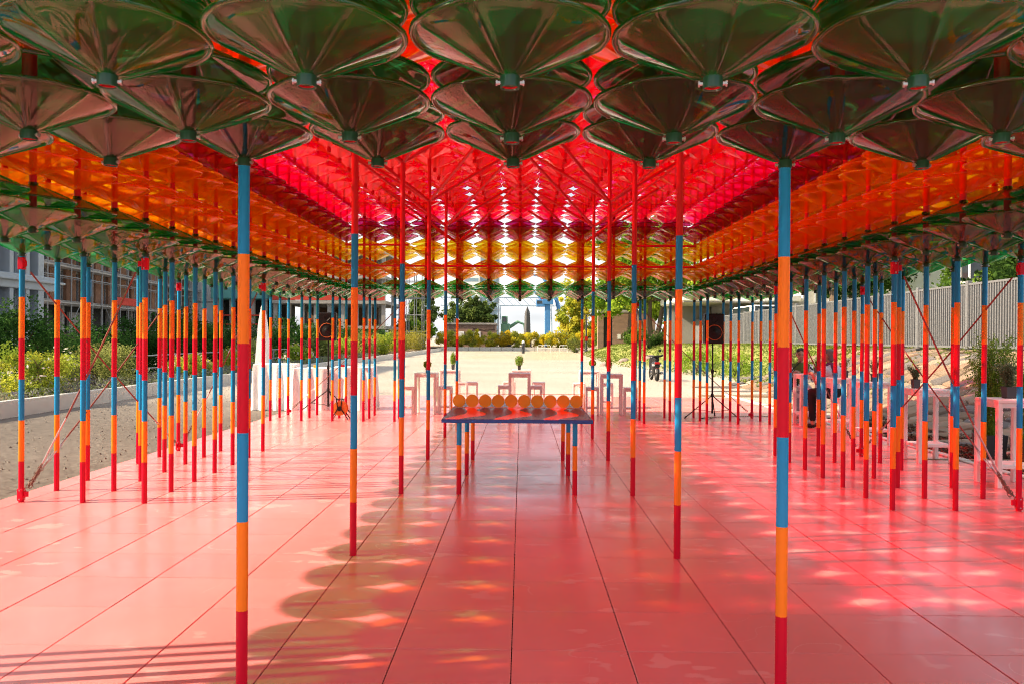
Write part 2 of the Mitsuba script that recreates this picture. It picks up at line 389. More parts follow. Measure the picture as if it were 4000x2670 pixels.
JIT = {(k, j): (R.uniform(-.003, .003), R.uniform(-.003, .003)) for k in COLS for j in ROWS}
for j in ROWS:
    for k in COLS:
        x, y = PX(k) + JIT[k, j][0], PY(j) + JIT[k, j][1]; dz = sag(k, j)
        pole = (k, j) in POLES
        for lev in (range(5) if ring(k, j) else (9, 10)):
            zb = Z0 + B * (lev - 5 if lev >= 9 else lev) + dz
            nm = {9: 'red', 10: 'upper_red'}.get(lev) or LV[lev]
            d = name(f'{PAV}__{nm}_disc')
            hi = 1 if lev == 0 and j <= 0 else 0
            tl = 0. if pole else .010
            tw = T().translate([x, y, zb]).rotate([1, 0, 0], math.degrees(R.uniform(-tl, tl))).rotate([0, 1, 0], math.degrees(R.uniform(-tl, tl))).rotate([0, 0, 1], R.uniform(0, 360))
            lo, up = CONES[min(lev, 9), hi, R.randrange(3)]
            scene[d + '__lower_cone'] = {**lo, 'to_world': tw}
            scene[d + '__upper_cone'] = {**up, 'to_world': tw}
            if lev == 0:
                scene[d + '__hub'] = {**HUB, 'to_world': T().translate([x, y, zb])}
                if j <= 1 or (j < 12 and abs(k) > 5):
                    a = R.uniform(-.25, .25)
                    for s_ in (0, 1):
                        b_ = d + '__bolt' + ('' if s_ == 0 else '_001')
                        scene[b_] = {**BOLT, 'to_world': T().translate([x, y, zb + .012]).rotate([0, 0, 1], math.degrees(a) + 180 * s_).translate([.0315, 0, 0]).rotate([0, 1, 0], 90)}
        if not (pole and not ring(k, j)):
            if ring(k, j): add(PAV + '__column_tube', TUBE, None, tw=T().translate([x, y, Z0 + .001 + dz]))
            else: add(PAV + '__ceiling_tube', TUBE_S, None, tw=T().translate([x, y, Z0 + 4 * B - .02]))
for (k, j) in sorted(POLES, key=lambda a: (a[1], a[0])):
    p = name(PAV + '__pole')
    for i, c in enumerate((RED, ORANGE, BLUE, RED, ORANGE, BLUE)):
        nm = {RED: 'red_band', ORANGE: 'orange_band', BLUE: 'blue_band'}[c]
        scene[f'{p}__{nm}' + ('' if i < 3 else '_001')] = {**BAND[c], 'to_world': T().translate([PX(k), PY(j), B * i])}
    if not ring(k, j):
        scene[p + '__red_extension'] = {**POLETOP, 'to_world': T().translate([PX(k), PY(j), Z0])}

# struts, beams
NODE, RIM = 3.43, Z0 + 4 * B + .19


def strut(k0, j0, k1, j1, z0=NODE, z1=RIM, r=.0205, nm='__strut'):
    add(PAV + nm, tube([(PX(k0), PY(j0), z0), (PX(k1), PY(j1), z1)], r, 10), REDTUBE, True)


for j in (4, 8, 12, 16, 20):
    for s in (-1, 1):
        strut(2 * s, j, 0, j); strut(2 * s, j, 0, j - 4)
        strut(2 * s, j, 4 * s, j); strut(2 * s, j, 4 * s, j - 4)
for z, y, x1 in [(Z0 + B + .19, PY(19.5), 3.3), (RIM, PY(19.5), 3.3)]:
    add(PAV + '__beam', tube([(-x1, y, z), (x1, y, z)], .021, 10), REDTUBE, True)
for s in (-1, 1):
    for z, x in [(Z0 + B + .19, 6.5), (Z0 + 3 * B + .19, 6.5), (RIM, 5.5)]:
        add(PAV + '__beam', tube([(s * S * x, PY(-1.6), z), (s * S * x, PY(21.6), z)], .021, 10), REDTUBE, True)
    add(PAV + '__beam', tube([(s * 3.3, PY(19.5), Z0 + 2 * B + .19), (s * 2.1, PY(19.5), Z0 + 2 * B + .19)], .021, 10), REDTUBE, True)

# brace straps: bracket on each pole end, webbing, turnbuckle and chain
BRK = mikit.ply(cat([bx(-.0285, .0285, -.0285, .0285, -.06, .06, .007), bx(.027, .07, -.008, .008, -.022, .030, .004)]), RED)
BRKB = mikit.ply(cat([trimesh.creation.cylinder(.0065, .068, sections=8).apply_transform(trimesh.transformations.rotation_matrix(math.pi / 2, [1, 0, 0])).apply_translation([0, 0, z_]) for z_ in (-.042, .042)]), STEEL)
LINK = trimesh.creation.torus(.020, .0052, major_sections=14, minor_sections=6)


def brace(k0, j0, k1, j1):
    """From the top of pole (k0, j0) down to the foot of pole (k1, j1)."""
    a, b = np.array([PX(k0), PY(j0), Z0 - .10]), np.array([PX(k1), PY(j1), .12])
    d = (b - a); L = np.linalg.norm(d); d /= L; h = math.atan2(d[1], d[0])
    a = a + [.07 * math.cos(h), .07 * math.sin(h), 0]; b = b - [.07 * math.cos(h), .07 * math.sin(h), 0]
    key = name(PAV + '__brace_strap')
    P = lambda t: a + (b - a) * t + np.array([0, 0, -.05 * math.sin(math.pi * t)])
    t1 = 1 - .85 / L
    scene[key + '__webbing'] = mikit.ply(tube([P(t) for t in np.linspace(0.02, t1, 14)], .0085, 6), STRAP, smooth=True)
    u = (P(1) - P(t1)); l2 = np.linalg.norm(u); u /= l2
    s0 = P(t1)
    scene[key + '__turnbuckle'] = mikit.ply(cat(
        [tube([s0, s0 + u * .12], .009, 8), tube([s0 + u * .36, s0 + u * .50], .009, 8)] + [tube([s0 + u * .10 + o * .014, s0 + u * .38 + o * .014], .006, 6) for o in (np.cross(u, [0, 0, 1.]), -np.cross(u, [0, 0, 1.]))]), STEEL, smooth=40)
    links = []
    for i in range(int((l2 - .52) / .032)):
        m = LINK.copy(); M = trimesh.geometry.align_vectors([1, 0, 0], u); m.apply_scale([1.25, .8, 1]); m.apply_transform(trimesh.transformations.rotation_matrix(math.pi / 2 * (i % 2), [1, 0, 0])); m.apply_transform(M); m.apply_translation(s0 + u * (.52 + .032 * i)); links.append(m)
    scene[key + '__chain'] = mikit.ply(cat(links), RUSTY, smooth=60)
    for kk, jj, zz, hh in ((k0, j0, Z0 - .07, 0), (k1, j1, .075, 180)):
        bk = name(PAV + '__bracket'); tw = T().translate([PX(kk), PY(jj), zz]).rotate([0, 0, 1], math.degrees(h) + hh)
        scene[bk + '__plate'] = {**BRK, 'to_world': tw}; scene[bk + '__bolts'] = {**BRKB, 'to_world': tw}


for s in (-1, 1):
    for a in [(8, 7, 8, 13), (8, 13, 8, 7), (6, 7, 8, 7), (6, 13, 8, 13), (4, 22, 8, 22)]:
        brace(s * a[0], a[1], s * a[2], a[3])

# ------------------------------------------------------------------ table tennis table
def top_col(p, n, uv):
    u = (p.x + .7625 + .02) / .5; c = (u - dr.floor(u)) * .5
    t = dr.abs(p.y - 9.6) / 1.37; t = 1 - t
    lft = .05 + .17 * smoothstep(0., .5, t) - .06 * smoothstep(.6, 1., t)
    rgt = .20 + .24 * smoothstep(0., .35, t) - .13 * smoothstep(.42, .8, t) + .05 * smoothstep(.8, 1., t)
    inside = smoothstep(-.004, .004, c - lft) * smoothstep(-.004, .004, rgt - c)
    return mix((.075, .065, .21), (.86, .06, .025), inside)


TT = thing('table_tennis_table', 'blue and red wave patterned table tennis table with a net of orange discs', 'table tennis table')
add(TT + '__tabletop', bx(-.7625, .7625, 8.23, 10.97, .765, .795, .004), mat('table_top', proc(top_col), .32, .4))
add(TT + '__edge', cat([bx(-.769, .769, 8.223, 8.2295, .757, .793, .002), bx(-.769, .769, 10.9705, 10.977, .757, .793, .002), bx(-.769, -.763, 8.23, 10.97, .757, .793, .002), bx(.763, .769, 8.23, 10.97, .757, .793, .002)]), mat('table_edge', (.010, .07, .36), .35))
LEGB = {c: mikit.ply(lathe([(.0255, 0.), (.0255, .255)], 18), c, smooth=True) for c in (BLUE, ORANGE, RED)}
for j in (8, 10, 12):
    for s in (-1, 1):
        l = name(TT + '__leg')
        for i, (c, nm) in enumerate(((RED, 'red_band'), (ORANGE, 'orange_band'), (BLUE, 'blue_band'))):
            scene[f'{l}__{nm}'] = {**LEGB[c], 'to_world': T().translate([.6 * s, PY(j), .255 * i])}
add(TT + '__net', bx(-.775, .775, 9.5995, 9.6005, .798, .957), 'bsdf_pane')
for i in range(10):
    m = trimesh.creation.cylinder(.0755, .004, sections=40); m.apply_transform(trimesh.transformations.rotation_matrix(math.pi / 2, [1, 0, 0])); m.apply_translation([-.693 + .154 * i, 9.597, .876])
    add(TT + '__net_disc', m, BULBORANGE)
for z in (.801, .958): add(TT + '__net_tape', bx(-.775, .775, 9.596, 9.604, z - .003, z + .003), ORANGE)
for s in (-1, 1): add(TT + '__net_post', bx(s * .776, s * .79, 9.592, 9.608, .75, .962, .002), ORANGE)

# ------------------------------------------------------------------ bar tables, stools, potted plants
def bar_parts(w, d, h, leg=.055, top=.04, shelf=None):
    P = {'top': bx(-w / 2, w / 2, -d / 2, d / 2, h - top, h, .006), 'leg': [], 'apron': cat([bx(-w / 2 + leg, w / 2 - leg, s * (d / 2 - .03), s * (d / 2 - .012), h - top - .05, h - top, .003) for s in (-1, 1)] + [bx(s * (w / 2 - .03), s * (w / 2 - .012), -d / 2 + leg, d / 2 - leg, h - top - .05, h - top, .003) for s in (-1, 1)])}
    for sx in (-1, 1):
        for sy in (-1, 1):
            P['leg'].append(bx(sx * w / 2 - (leg if sx > 0 else 0), sx * w / 2 + (leg if sx < 0 else 0), sy * d / 2 - (leg if sy > 0 else 0), sy * d / 2 + (leg if sy < 0 else 0), 0, h - top, .008))
    if shelf: P['footrest'] = bx(-w / 2 + .004, w / 2 - .004, -d / 2 + leg * .6, d / 2 - leg * .6, shelf - .04, shelf, .005)
    return P


def kit(P): return {k: [mikit.ply(m, WHITEWOOD) for m in v] if isinstance(v, list) else mikit.ply(v, WHITEWOOD) for k, v in P.items()}


FARTABLE, STOOL, SIDETABLE = kit(bar_parts(.46, .46, .875)), kit(bar_parts(.285, .285, .59, .045, .03, .17)), kit(bar_parts(.48, .46, .975, .058, .04, .25))


def place_kit(nm, K, label, cate, group, x, y, rz=0., z=0.):
    t = thing(nm, label, cate, group)
    for part, v in K.items():
        for i, m in enumerate(v if isinstance(v, list) else [v]):
            scene[f'{t}__{part}' + ('' if i == 0 else f'_{i:03d}')] = {**m, 'to_world': at(x, y, z, rz)}
    return t


def potted(label, x, y, z, pot_w, pot_h, ph, pr, cols, seed, kind='spray', nm='potted_plant', cate='potted plant', group='potted plants on the bar tables', n=500, ls=.03):
    t = thing(nm, label, cate, group)
    m = lathe([(0, 0), (pot_w * .42, 0), (pot_w * .5, pot_h), (pot_w * .44, pot_h), (pot_w * .42, pot_h * .85), (0, pot_h * .85)], 4 if kind != 'cone' else 16)
    add(t + '__pot', moved(m, (x, y, z), .785), POT)
    rng = np.random.default_rng(seed)
    if kind == 'cone':
        hgt = rng.uniform(0, 1, n) ** 1.2; a = rng.uniform(0, 6.28, n); rr = pr * (1 - .75 * hgt) * rng.uniform(.4, 1, n) ** .5
        p = np.stack([x + rr * np.cos(a), y + rr * np.sin(a), z + pot_h * .9 + hgt * ph], 1)
    elif kind == 'bush':
        d_ = rng.normal(size=(n, 3)); d_ /= np.linalg.norm(d_, axis=1, keepdims=True)
        p = np.array([x, y, z + pot_h * .9 + ph * .5]) + d_ * (rng.uniform(0, 1, (n, 1)) ** .4) * [pr, pr, ph * .55] * (.8 + .4 * meshkit.noise(d_ * 3 + seed))[:, None]
    else:
        k = 16 if n < 5000 else 60; a = rng.uniform(0, 6.28, k); lean = rng.uniform(.05, 1, k); L = ph * rng.uniform(.65, 1.05, k)
        i = rng.integers(0, k, n); t_ = rng.uniform(0, 1, n)
        p = np.stack([x + np.cos(a[i]) * pr * lean[i] * t_ ** 1.4, y + np.sin(a[i]) * pr * lean[i] * t_ ** 1.4, z + pot_h * .85 + L[i] * t_], 1) + rng.normal(size=(n, 3)) * pr * .09
        st = cat([tube([(x, y, z + pot_h * .8), (x + math.cos(a[q_]) * pr * lean[q_] * .35, y + math.sin(a[q_]) * pr * lean[q_] * .35, z + pot_h * .85 + L[q_] * .5), (x + math.cos(a[q_]) * pr * lean[q_], y + math.sin(a[q_]) * pr * lean[q_], z + pot_h * .85 + L[q_])], [.004, .003, .0015], 4) for q_ in range(k)])
        add(t + '__stem', st, mat('stem', (.10, .14, .05), .7) if 'bsdf_stem' not in scene else 'bsdf_stem')
    m, c = leaf_cloud(p, ls, np.asarray(cols)[rng.integers(0, len(cols), n)], rng, .3, .6, .4)
    add(t + '__leaves', m, 'bsdf_leaf', color=c)
    return t


GRN = [(.17, .30, .05), (.24, .38, .07), (.12, .21, .04)]
GREY = [(.17, .23, .12), (.26, .32, .19), (.12, .17, .08)]
FT = [(-1.98, 17.3, 'left of the far trio, nearer of two'), (-1.63, 19.0, 'left of the far trio, behind its neighbour'), (0., 17.5, 'middle of the far row, nearer'), (.04, 19.2, 'middle of the far row, behind its neighbour'), (1.96, 17.35, 'right of the far trio, nearer of two'), (1.62, 19.0, 'right of the far trio, behind its neighbour')]
PLN = ['cut off by a red pole on the nearer left table', 'pointed and standing on the farther left table', None, 'bushy green in the middle above the orange discs', 'thin and half hidden by a pole on the nearer right table', 'low light green on the farther right table']
for i, (x, y, lab) in enumerate(FT):
    place_kit('bar_table', FARTABLE, f'white wooden bar table, {lab}', 'bar table', 'bar tables beyond the pavilion', x, y, R.uniform(-.05, .05))
    if PLN[i]:
        shape = ('bush', .30 if i == 1 else .24, .07) if i in (1, 4) else ('bush', .15, .085)
        if i == 3: shape = ('bush', .23, .105)
        potted('small potted plant ' + PLN[i], x + [.02, .07, 0, -.05, -.06, .08][i], y - [.05, .0, 0, .12, .05, 0][i], .877, .11, .11, shape[1], shape[2], [(.26, .42, .06), (.34, .50, .09), (.18, .32, .05)], 50 + i, shape[0], n=1100, ls=.032)
SN = [(-1.58, 17.35, 'right of the nearer left bar table'), (-2.36, 17.2, 'left of the nearer left bar table'), (-1.35, 18.9, 'right of the farther left bar table'), (-1.12, 19.1, 'far left group, rightmost'), (-.33, 17.75, 'left of the nearer middle bar table'), (.35, 17.75, 'right of the nearer middle bar table'), (-.25, 19.3, 'left of the farther middle bar table'), (.45, 19.2, 'right of the farther middle bar table'), (1.56, 17.4, 'left of the nearer right bar table'), (2.36, 17.3, 'right of the nearer right bar table'), (1.38, 18.9, 'left of the farther right bar table'), (2.05, 19.1, 'behind the nearer right bar table')]
for x, y, lab in SN:
    place_kit('stool', STOOL, f'white wooden stool, {lab}', 'stool', 'stools around the far bar tables', x, y, R.uniform(-.15, .15))
SIDE = [(5.52, 9.22, 'nearest of the row by the right edge'), (5.52, 11.0, 'second of the row by the right edge'), (5.50, 12.75, 'third of the row by the right edge'), (5.55, 14.05, 'beside the seated person in white'), (5.55, 15.6, 'between the two seated people')]
for i, (x, y, lab) in enumerate(SIDE):
    place_kit('side_bar_table', SIDETABLE, f'white wooden bar table, {lab}', 'bar table', 'bar tables along the right edge', x, y, R.uniform(-.03, .03))
    potted('dark square pot of ' + ['grey green lavender on the nearest side table', 'small dark heather on the second side table', 'rosemary on the third side table', 'short green herbs behind the person in white', 'round green herbs between the two people'][i], x + [.05, -.12, .10, .1, .12][i], y + [.05, .10, .1, .1, -.12][i], .977, [.17, .13, .13, .13, .17][i], [.13, .12, .12, .12, .13][i], [.30, .20, .22, .2, .14][i], [.21, .13, .12, .12, .13][i], [GREY, GREY, GREY, GRN, GRN][i], 70 + i, 'spray', group='potted plants along the right edge', nm='potted_herb', n=3000 if i == 0 else 1300, ls=.026)
for i, (x, y) in enumerate([(5.75, 16.25), (5.95, 14.75)]):
    place_kit('stool', STOOL, ['white wooden stool under the person with the striped trousers', 'white wooden stool under the person in white'][i], 'stool', 'stools of the two seated people', x - .1, y, .1)

# ------------------------------------------------------------------ two seated people
def person(label, x, y, yaw, top, sleeve, legs, hair, skin, extras):
    """Seated on a 0.59 m stool, facing +x before the turn by yaw; forearms resting on the table in front."""
    t = thing('person', label, 'person', None)
    H = .59
    J = {'pel': (0, 0, H + .10), 'belly': (.02, 0, H + .24), 'chest': (.05, 0, H + .42), 'sh': (.05, 0, H + .53), 'neck': (.075, 0, H + .60), 'nk2': (.095, 0, H + .65)}
    r = {'pel': .135, 'belly': .12, 'chest': .125, 'sh': .08, 'neck': .05, 'nk2': .048}
    bones = [('pel', 'belly'), ('belly', 'chest'), ('chest', 'sh'), ('sh', 'neck'), ('neck', 'nk2')]
    head = {'h1': (.10, 0, H + .765), 'h2': (.125, 0, H + .735), 'jaw': (.15, 0, H + .675), 'nose': (.208, 0, H + .715), 'nb': (.19, 0, H + .745), 'hb': (.075, 0, H + .75), 'brow': (.165, 0, H + .765)}
    hr = {'h1': .082, 'h2': .078, 'jaw': .042, 'nose': .013, 'nb': .014, 'hb': .078, 'brow': .03}
    J.update(head); r.update(hr)
    bones += [('nk2', 'h2'), ('h1', 'hb'), ('h1', 'h2'), ('h2', 'jaw'), ('nb', 'nose'), ('h1', 'brow'), ('h2', 'nb')]
    up, dn = [], []
    for s, nm in ((-1, 'r'), (1, 'l')):
        J.update({nm + 'sh': (.05, .165 * s, H + .49), nm + 'el': (.16, .235 * s, H + .26), nm + 'wr': (.37, .13 * s, 1.005), nm + 'pm': (.425, .11 * s, 1.0),
                  nm + 'hip': (.03, .085 * s, H + .085), nm + 'kn': (.40, .11 * s, H + .06), nm + 'an': (.37, .11 * s, .12), nm + 'toe': (.50, .13 * s, .035), nm + 'heel': (.35, .11 * s, .045),
                  nm + 'ear': (.095, .083 * s, H + .735)})
        r.update({nm + 'sh': .062, nm + 'el': .045, nm + 'wr': .029, nm + 'pm': .032, nm + 'hip': .095, nm + 'kn': .062, nm + 'an': .042, nm + 'toe': .032, nm + 'heel': .036, nm + 'ear': .018})
        bones += [('chest', nm + 'sh'), (nm + 'sh', nm + 'el'), (nm + 'el', nm + 'wr'), (nm + 'wr', nm + 'pm'), ('pel', nm + 'hip'), (nm + 'hip', nm + 'kn'), (nm + 'kn', nm + 'an'), (nm + 'an', nm + 'heel'), (nm + 'heel', nm + 'toe'), ('h1', nm + 'ear')]
        for f in range(5):
            a = (f - 2) * .28; o = np.array([.455, .11 * s + (f - 2) * .017 * (1 if s > 0 else -1), 1.0]); L = (.035, .04, .044, .041, .033)[f]
            if f == (0 if s > 0 else 4): o = np.array([.42, .11 * s - .03 * s, 1.0]); a = -.9 * s
            J[f'{nm}f{f}a'] = o; J[f'{nm}f{f}b'] = o + np.array([math.cos(a) * L, math.sin(a) * L * .6, .006]); J[f'{nm}f{f}c'] = o + np.array([math.cos(a) * L * 1.8, math.sin(a) * L, -.012])
            for e_, q_ in zip('abc', (.0095, .0088, .0075)): r[f'{nm}f{f}{e_}'] = q_
            bones += [(nm + 'pm', f'{nm}f{f}a'), (f'{nm}f{f}a', f'{nm}f{f}b'), (f'{nm}f{f}b', f'{nm}f{f}c')]
    M = lambda m: moved(m, (x, y, 0), yaw)
    add(t + '__body', M(hull_chain(J, r, bones, .03, 4)), skin, True)

    def cloth(nm, keys, mt, grow, extra=(), cut=None):
        rr = {k: v + grow for k, v in r.items()}
        JJ = dict(J)
        for k, (p, q_) in dict(extra).items(): JJ[k] = p; rr[k] = q_
        add(t + '__' + nm, M(hull_chain(JJ, rr, keys, .03, 4)), mt, True)
    cloth('shirt', [('pel', 'belly'), ('belly', 'chest'), ('chest', 'sh'), ('chest', 'lsh'), ('chest', 'rsh')], top, .014)
    for nm in 'rl':
        half = tuple(np.array(J[nm + 'sh']) * .25 + np.array(J[nm + 'el']) * .75)
        cloth('sleeve', [(nm + 'sh', 'half')] + ([('half', nm + 'el'), (nm + 'el', 'fore')] if sleeve is not top else []), sleeve, .014, {'half': (half, .068), 'fore': (tuple(np.array(J[nm + 'el']) * .5 + np.array(J[nm + 'wr']) * .5), .052)})
        cloth('trouser_leg', [('pel', nm + 'hip'), (nm + 'hip', nm + 'kn'), (nm + 'kn', 'hem')], legs, .016, {'hem': (tuple(np.array(J[nm + 'an']) + [0, 0, .05]), .058)})
        cloth('shoe', [(nm + 'heel', nm + 'toe')], extras.get('shoe', BLACK), .006)
    HJ = {'a': (.075, 0, H + .795), 'b': (.045, 0, H + .765), 'c': (.04, 0, H + .70), 'd': (.12, .04, H + .815), 'e': (.12, -.04, H + .815), 'bun': (-.045, 0, H + .80)}
    hb = [('a', 'b'), ('b', 'c'), ('a', 'd'), ('a', 'e')] + ([('b', 'bun')] if extras.get('bun') else [])
    add(t + '__hair', M(hull_chain(HJ, {'a': .083, 'b': .078, 'c': .065, 'd': .048, 'e': .048, 'bun': .042}, hb, .03, 3)), hair, True)
    for s in (-1, 1):
        e_ = trimesh.creation.icosphere(subdivisions=1, radius=.011); e_.apply_translation([.178, .034 * s, H + .742]); add(t + '__eye', M(e_), BLACK, True)
    add(t + '__mouth', M(bx(.186, .193, -.022, .022, H + .683, H + .689, .002)), TAILRED)
    if extras.get('glasses'):
        g = cat([moved(trimesh.creation.torus(.021, .003, major_sections=14, minor_sections=5).apply_transform(trimesh.transformations.rotation_matrix(math.pi / 2, [0, 1, 0])), (.198, .034 * s, H + .742)) for s in (-1, 1)] + [bx(.194, .2, -.013, .013, H + .743, H + .748)] + [bx(.09, .198, s * .056, s * .06, H + .745, H + .75) for s in (-1, 1)])
        add(t + '__glasses', M(g), BLACK)
    if extras.get('scarf'):
        SJ = {'a': (.02, 0, H + .58), 'b': (.10, .07, H + .575), 'c': (.10, -.07, H + .575), 'd': (.15, .02, H + .55), 'e': (-.075, .05, H + .50), 'f': (-.115, .06, H + .28), 'g': (-.10, .09, H + .12)}
        add(t + '__scarf', M(hull_chain(SJ, {'a': .055, 'b': .042, 'c': .042, 'd': .045, 'e': .05, 'f': .035, 'g': .03}, [('a', 'b'), ('a', 'c'), ('b', 'd'), ('c', 'd'), ('a', 'e'), ('e', 'f'), ('f', 'g')], .03, 3)), PURPLE, True)
    return t


person('person in patterned sleeves, glasses and striped trousers sitting at a white bar table', 5.60, 16.28, -1.75, GREENCLOTH, PATTERN, STRIPE, DARKHAIR, SKIN, {'glasses': 1, 'shoe': mat('pale_shoe', (.5, .52, .56), .6)})
person('person with grey hair, white shirt and purple scarf sitting with their back turned', 5.70, 14.80, 2.05, LAV, LAV, BLACKCLOTH, GREYHAIR, SKIN2, {'bun': 1, 'scarf': 1})
t = thing('shoulder_bag', 'black shoulder bag hanging beside the person in striped trousers', 'bag')
add(t + '__pouch', hull_chain({'a': (5.28, 15.98, .70), 'b': (5.42, 15.98, .70), 'c': (5.25, 15.98, .84), 'd': (5.42, 15.98, .86)}, {'a': .055, 'b': .055, 'c': .03, 'd': .03}, [('a', 'b'), ('a', 'c'), ('b', 'd'), ('c', 'd'), ('a', 'd'), ('b', 'c')], .04, 4), BLACKCLOTH, True)
add(t + '__strap', tube([(5.27, 15.98, .86), (5.38, 16.03, 1.05), (5.55, 16.08, 1.20)], .009, 6), BLACKCLOTH)

# ------------------------------------------------------------------ loudspeakers on tripods
def speaker(x, y, rz, side):
    s = thing('loudspeaker', f'black loudspeaker with a round orange rimmed cone on the {side} tripod', 'loudspeaker', 'loudspeakers on tripods')
    tw = at(x, y, 1.53, rz)
    add(s + '__cabinet', bx(-.19, .19, -.02, .30, 0, .61, .02), mat('speaker_wood', (.012, .008, .007), .5, .25) if 'bsdf_speaker_wood' not in scene else 'bsdf_speaker_wood', tw=tw)
    add(s + '__grille', bx(-.175, .175, -.028, -.019, .02, .59, .004), BLACK, tw=tw)
    m = trimesh.creation.torus(.150, 0.0075, major_sections=40, minor_sections=6); m.apply_transform(trimesh.transformations.rotation_matrix(math.pi / 2, [1, 0, 0])); m.apply_translation([0, -.031, .225])
    add(s + '__rim', m, mat('copper_rim', (.55, .13, .03), .4) if 'bsdf_copper_rim' not in scene else 'bsdf_copper_rim', True, tw=tw)
    m = lathe([(.0, .03), (.045, .03), (.05, .012), (.14, -.004), (.145, -.004)], 32); m.apply_transform(trimesh.transformations.rotation_matrix(math.pi / 2, [1, 0, 0])); m.apply_translation([0, -.030, .225])
    add(s + '__cone', m, BLACK, True, tw=tw)
    m = lathe([(0, -.02), (.03, -.02), (.07, .004), (.075, .004)], 4); m.apply_transform(trimesh.transformations.rotation_matrix(math.pi / 2, [1, 0, 0])); m.apply_translation([0, -.03, .49])
    add(s + '__horn', m, BLACK, tw=tw)
    t = thing('speaker_stand', f'black tripod stand holding up the {side} loudspeaker', 'speaker stand', 'speaker stands')
    tw = at(x, y + .14 * math.cos(rz), 0, rz)
    add(t + '__pole', tube([(0, 0, .10), (0, 0, .95)], .020, 10), BLACK, True, tw=tw)
    add(t + '__inner_pole', tube([(0, 0, .95), (0, 0, 1.56)], .015, 10), BLACK, True, tw=tw)
    add(t + '__clamp', cat([tube([(0, 0, .92), (0, 0, 1.0)], .030, 10), tube([(0, 0, .97), (.06, -.02, .97)], .008, 6), moved(trimesh.creation.icosphere(1, .018), (.065, -.02, .97))]), BLACK, tw=tw)
    add(t + '__collar', tube([(0, 0, .44), (0, 0, .50)], .032, 10), BLACK, tw=tw)
    for a in (3.35, 5.7, 1.3):
        f = np.array([math.cos(a), math.sin(a), 0]) * .58
        add(t + '__leg', tube([(0, 0, .47), f + [0, 0, .02]], .011, 8), BLACK, True, tw=tw)
        add(t + '__foot', tube([f * .95 + [0, 0, .05], f * 1.03 + [0, 0, .0]], .016, 8), BLACK, tw=tw)
        add(t + '__brace', tube([(0, 0, .13), f * .62 + [0, 0, .19]], .007, 6), BLACK, tw=tw)


speaker(-4.18, 17.55, .12, 'left')
speaker(3.98, 16.65, -.05, 'right')
t = thing('speaker_cable', 'thin black cable lying on the floor under the right loudspeaker', 'cable')
add(t + '__wire', tube([(4.0, 16.75, .012), (3.85, 16.5, .010), (3.7, 16.62, .010), (3.9, 16.9, .010), (4.6, 17.1, .010), (5.3, 17.2, .010)], .006, 5), BLACK, True)

# orange cable drum on a black frame
t = thing('cable_drum', 'orange cable drum on a black folding frame behind the left poles', 'cable drum')
cx, cy = -3.52, 15.95
for q_ in (-.07, .07):
    m = trimesh.creation.cylinder(.14, .02, sections=28); m.apply_transform(trimesh.transformations.rotation_matrix(math.pi / 2, [1, 0, 0])); m.apply_translation([cx, cy + q_, .22]); add(t + '__flange', m, mat('drum_orange', (.75, .20, .01), .4) if 'bsdf_drum_orange' not in scene else 'bsdf_drum_orange')
m = trimesh.creation.cylinder(.10, .12, sections=24); m.apply_transform(trimesh.transformations.rotation_matrix(math.pi / 2, [1, 0, 0])); m.apply_translation([cx, cy, .22]); add(t + '__cable', m, ORANGE)
add(t + '__frame', cat([tube([(cx - .16, cy + q_, .01), (cx - .03, cy + q_, .22), (cx - .06, cy + q_, .40), (cx + .05, cy + q_, .40), (cx + .03, cy + q_, .22), (cx + .17, cy + q_, .01)], .011, 6) for q_ in (-.10, .10)] + [tube([(cx - .06, cy - .1, .40), (cx - .06, cy + .1, .40)], .012, 6), tube([(cx + .05, cy - .1, .40), (cx + .05, cy + .1, .40)], .012, 6)]), BLACK)
add(t + '__hub', moved(trimesh.creation.cylinder(.045, .03, sections=16).apply_transform(trimesh.transformations.rotation_matrix(math.pi / 2, [1, 0, 0])), (cx, cy - .09, .22)), BLACK)

# buffet tables under white cloths, with a few things on them
def cloth_table(x0, x1, y0, y1, h, label, seed):
    k = tag(name('draped_table'), label, 'table', 'buffet tables under white cloths')
    rng = np.random.default_rng(seed); per = []
    n = 160; ph = rng.uniform(0, 6.28, 3)
    L = 2 * (x1 - x0 + y1 - y0)
    for i in range(n):
        s = L * i / n
        if s < x1 - x0: p, o = (x0 + s, y0), (0, -1)
        elif s < x1 - x0 + y1 - y0: p, o = (x1, y0 + s - (x1 - x0)), (1, 0)
        elif s < 2 * (x1 - x0) + y1 - y0: p, o = (x1 - (s - (x1 - x0) - (y1 - y0)), y1), (0, 1)
        else: p, o = (x0, y1 - (s - 2 * (x1 - x0) - (y1 - y0))), (-1, 0)
        per.append((p, o, s))
    V = []
    for z, am, off in ((h, 0, 0), (h - .02, .002, .008), (h - .2, .012, .015), (h * .45, .025, .025), (-.035, .04, .04)):
        for p, o, s in per:
            w_ = off + am * (math.sin(s * 21 + ph[0]) + .5 * math.sin(s * 37 + ph[1]))
            V.append((p[0] + o[0] * w_, p[1] + o[1] * w_, z))
    F = []
    for i in range(4):
        for j in range(n):
            q_ = (i * n + j, i * n + (j + 1) % n, (i + 1) * n + (j + 1) % n, (i + 1) * n + j); F += [(q_[0], q_[2], q_[1]), (q_[0], q_[3], q_[2])]
    V.append(((x0 + x1) / 2, (y0 + y1) / 2, h)); F += [(len(V) - 1, j, (j + 1) % n) for j in range(n)]
    scene[k] = mikit.ply(trimesh.Trimesh(np.array(V), np.array(F), process=False), WHITECLOTH, smooth=50)


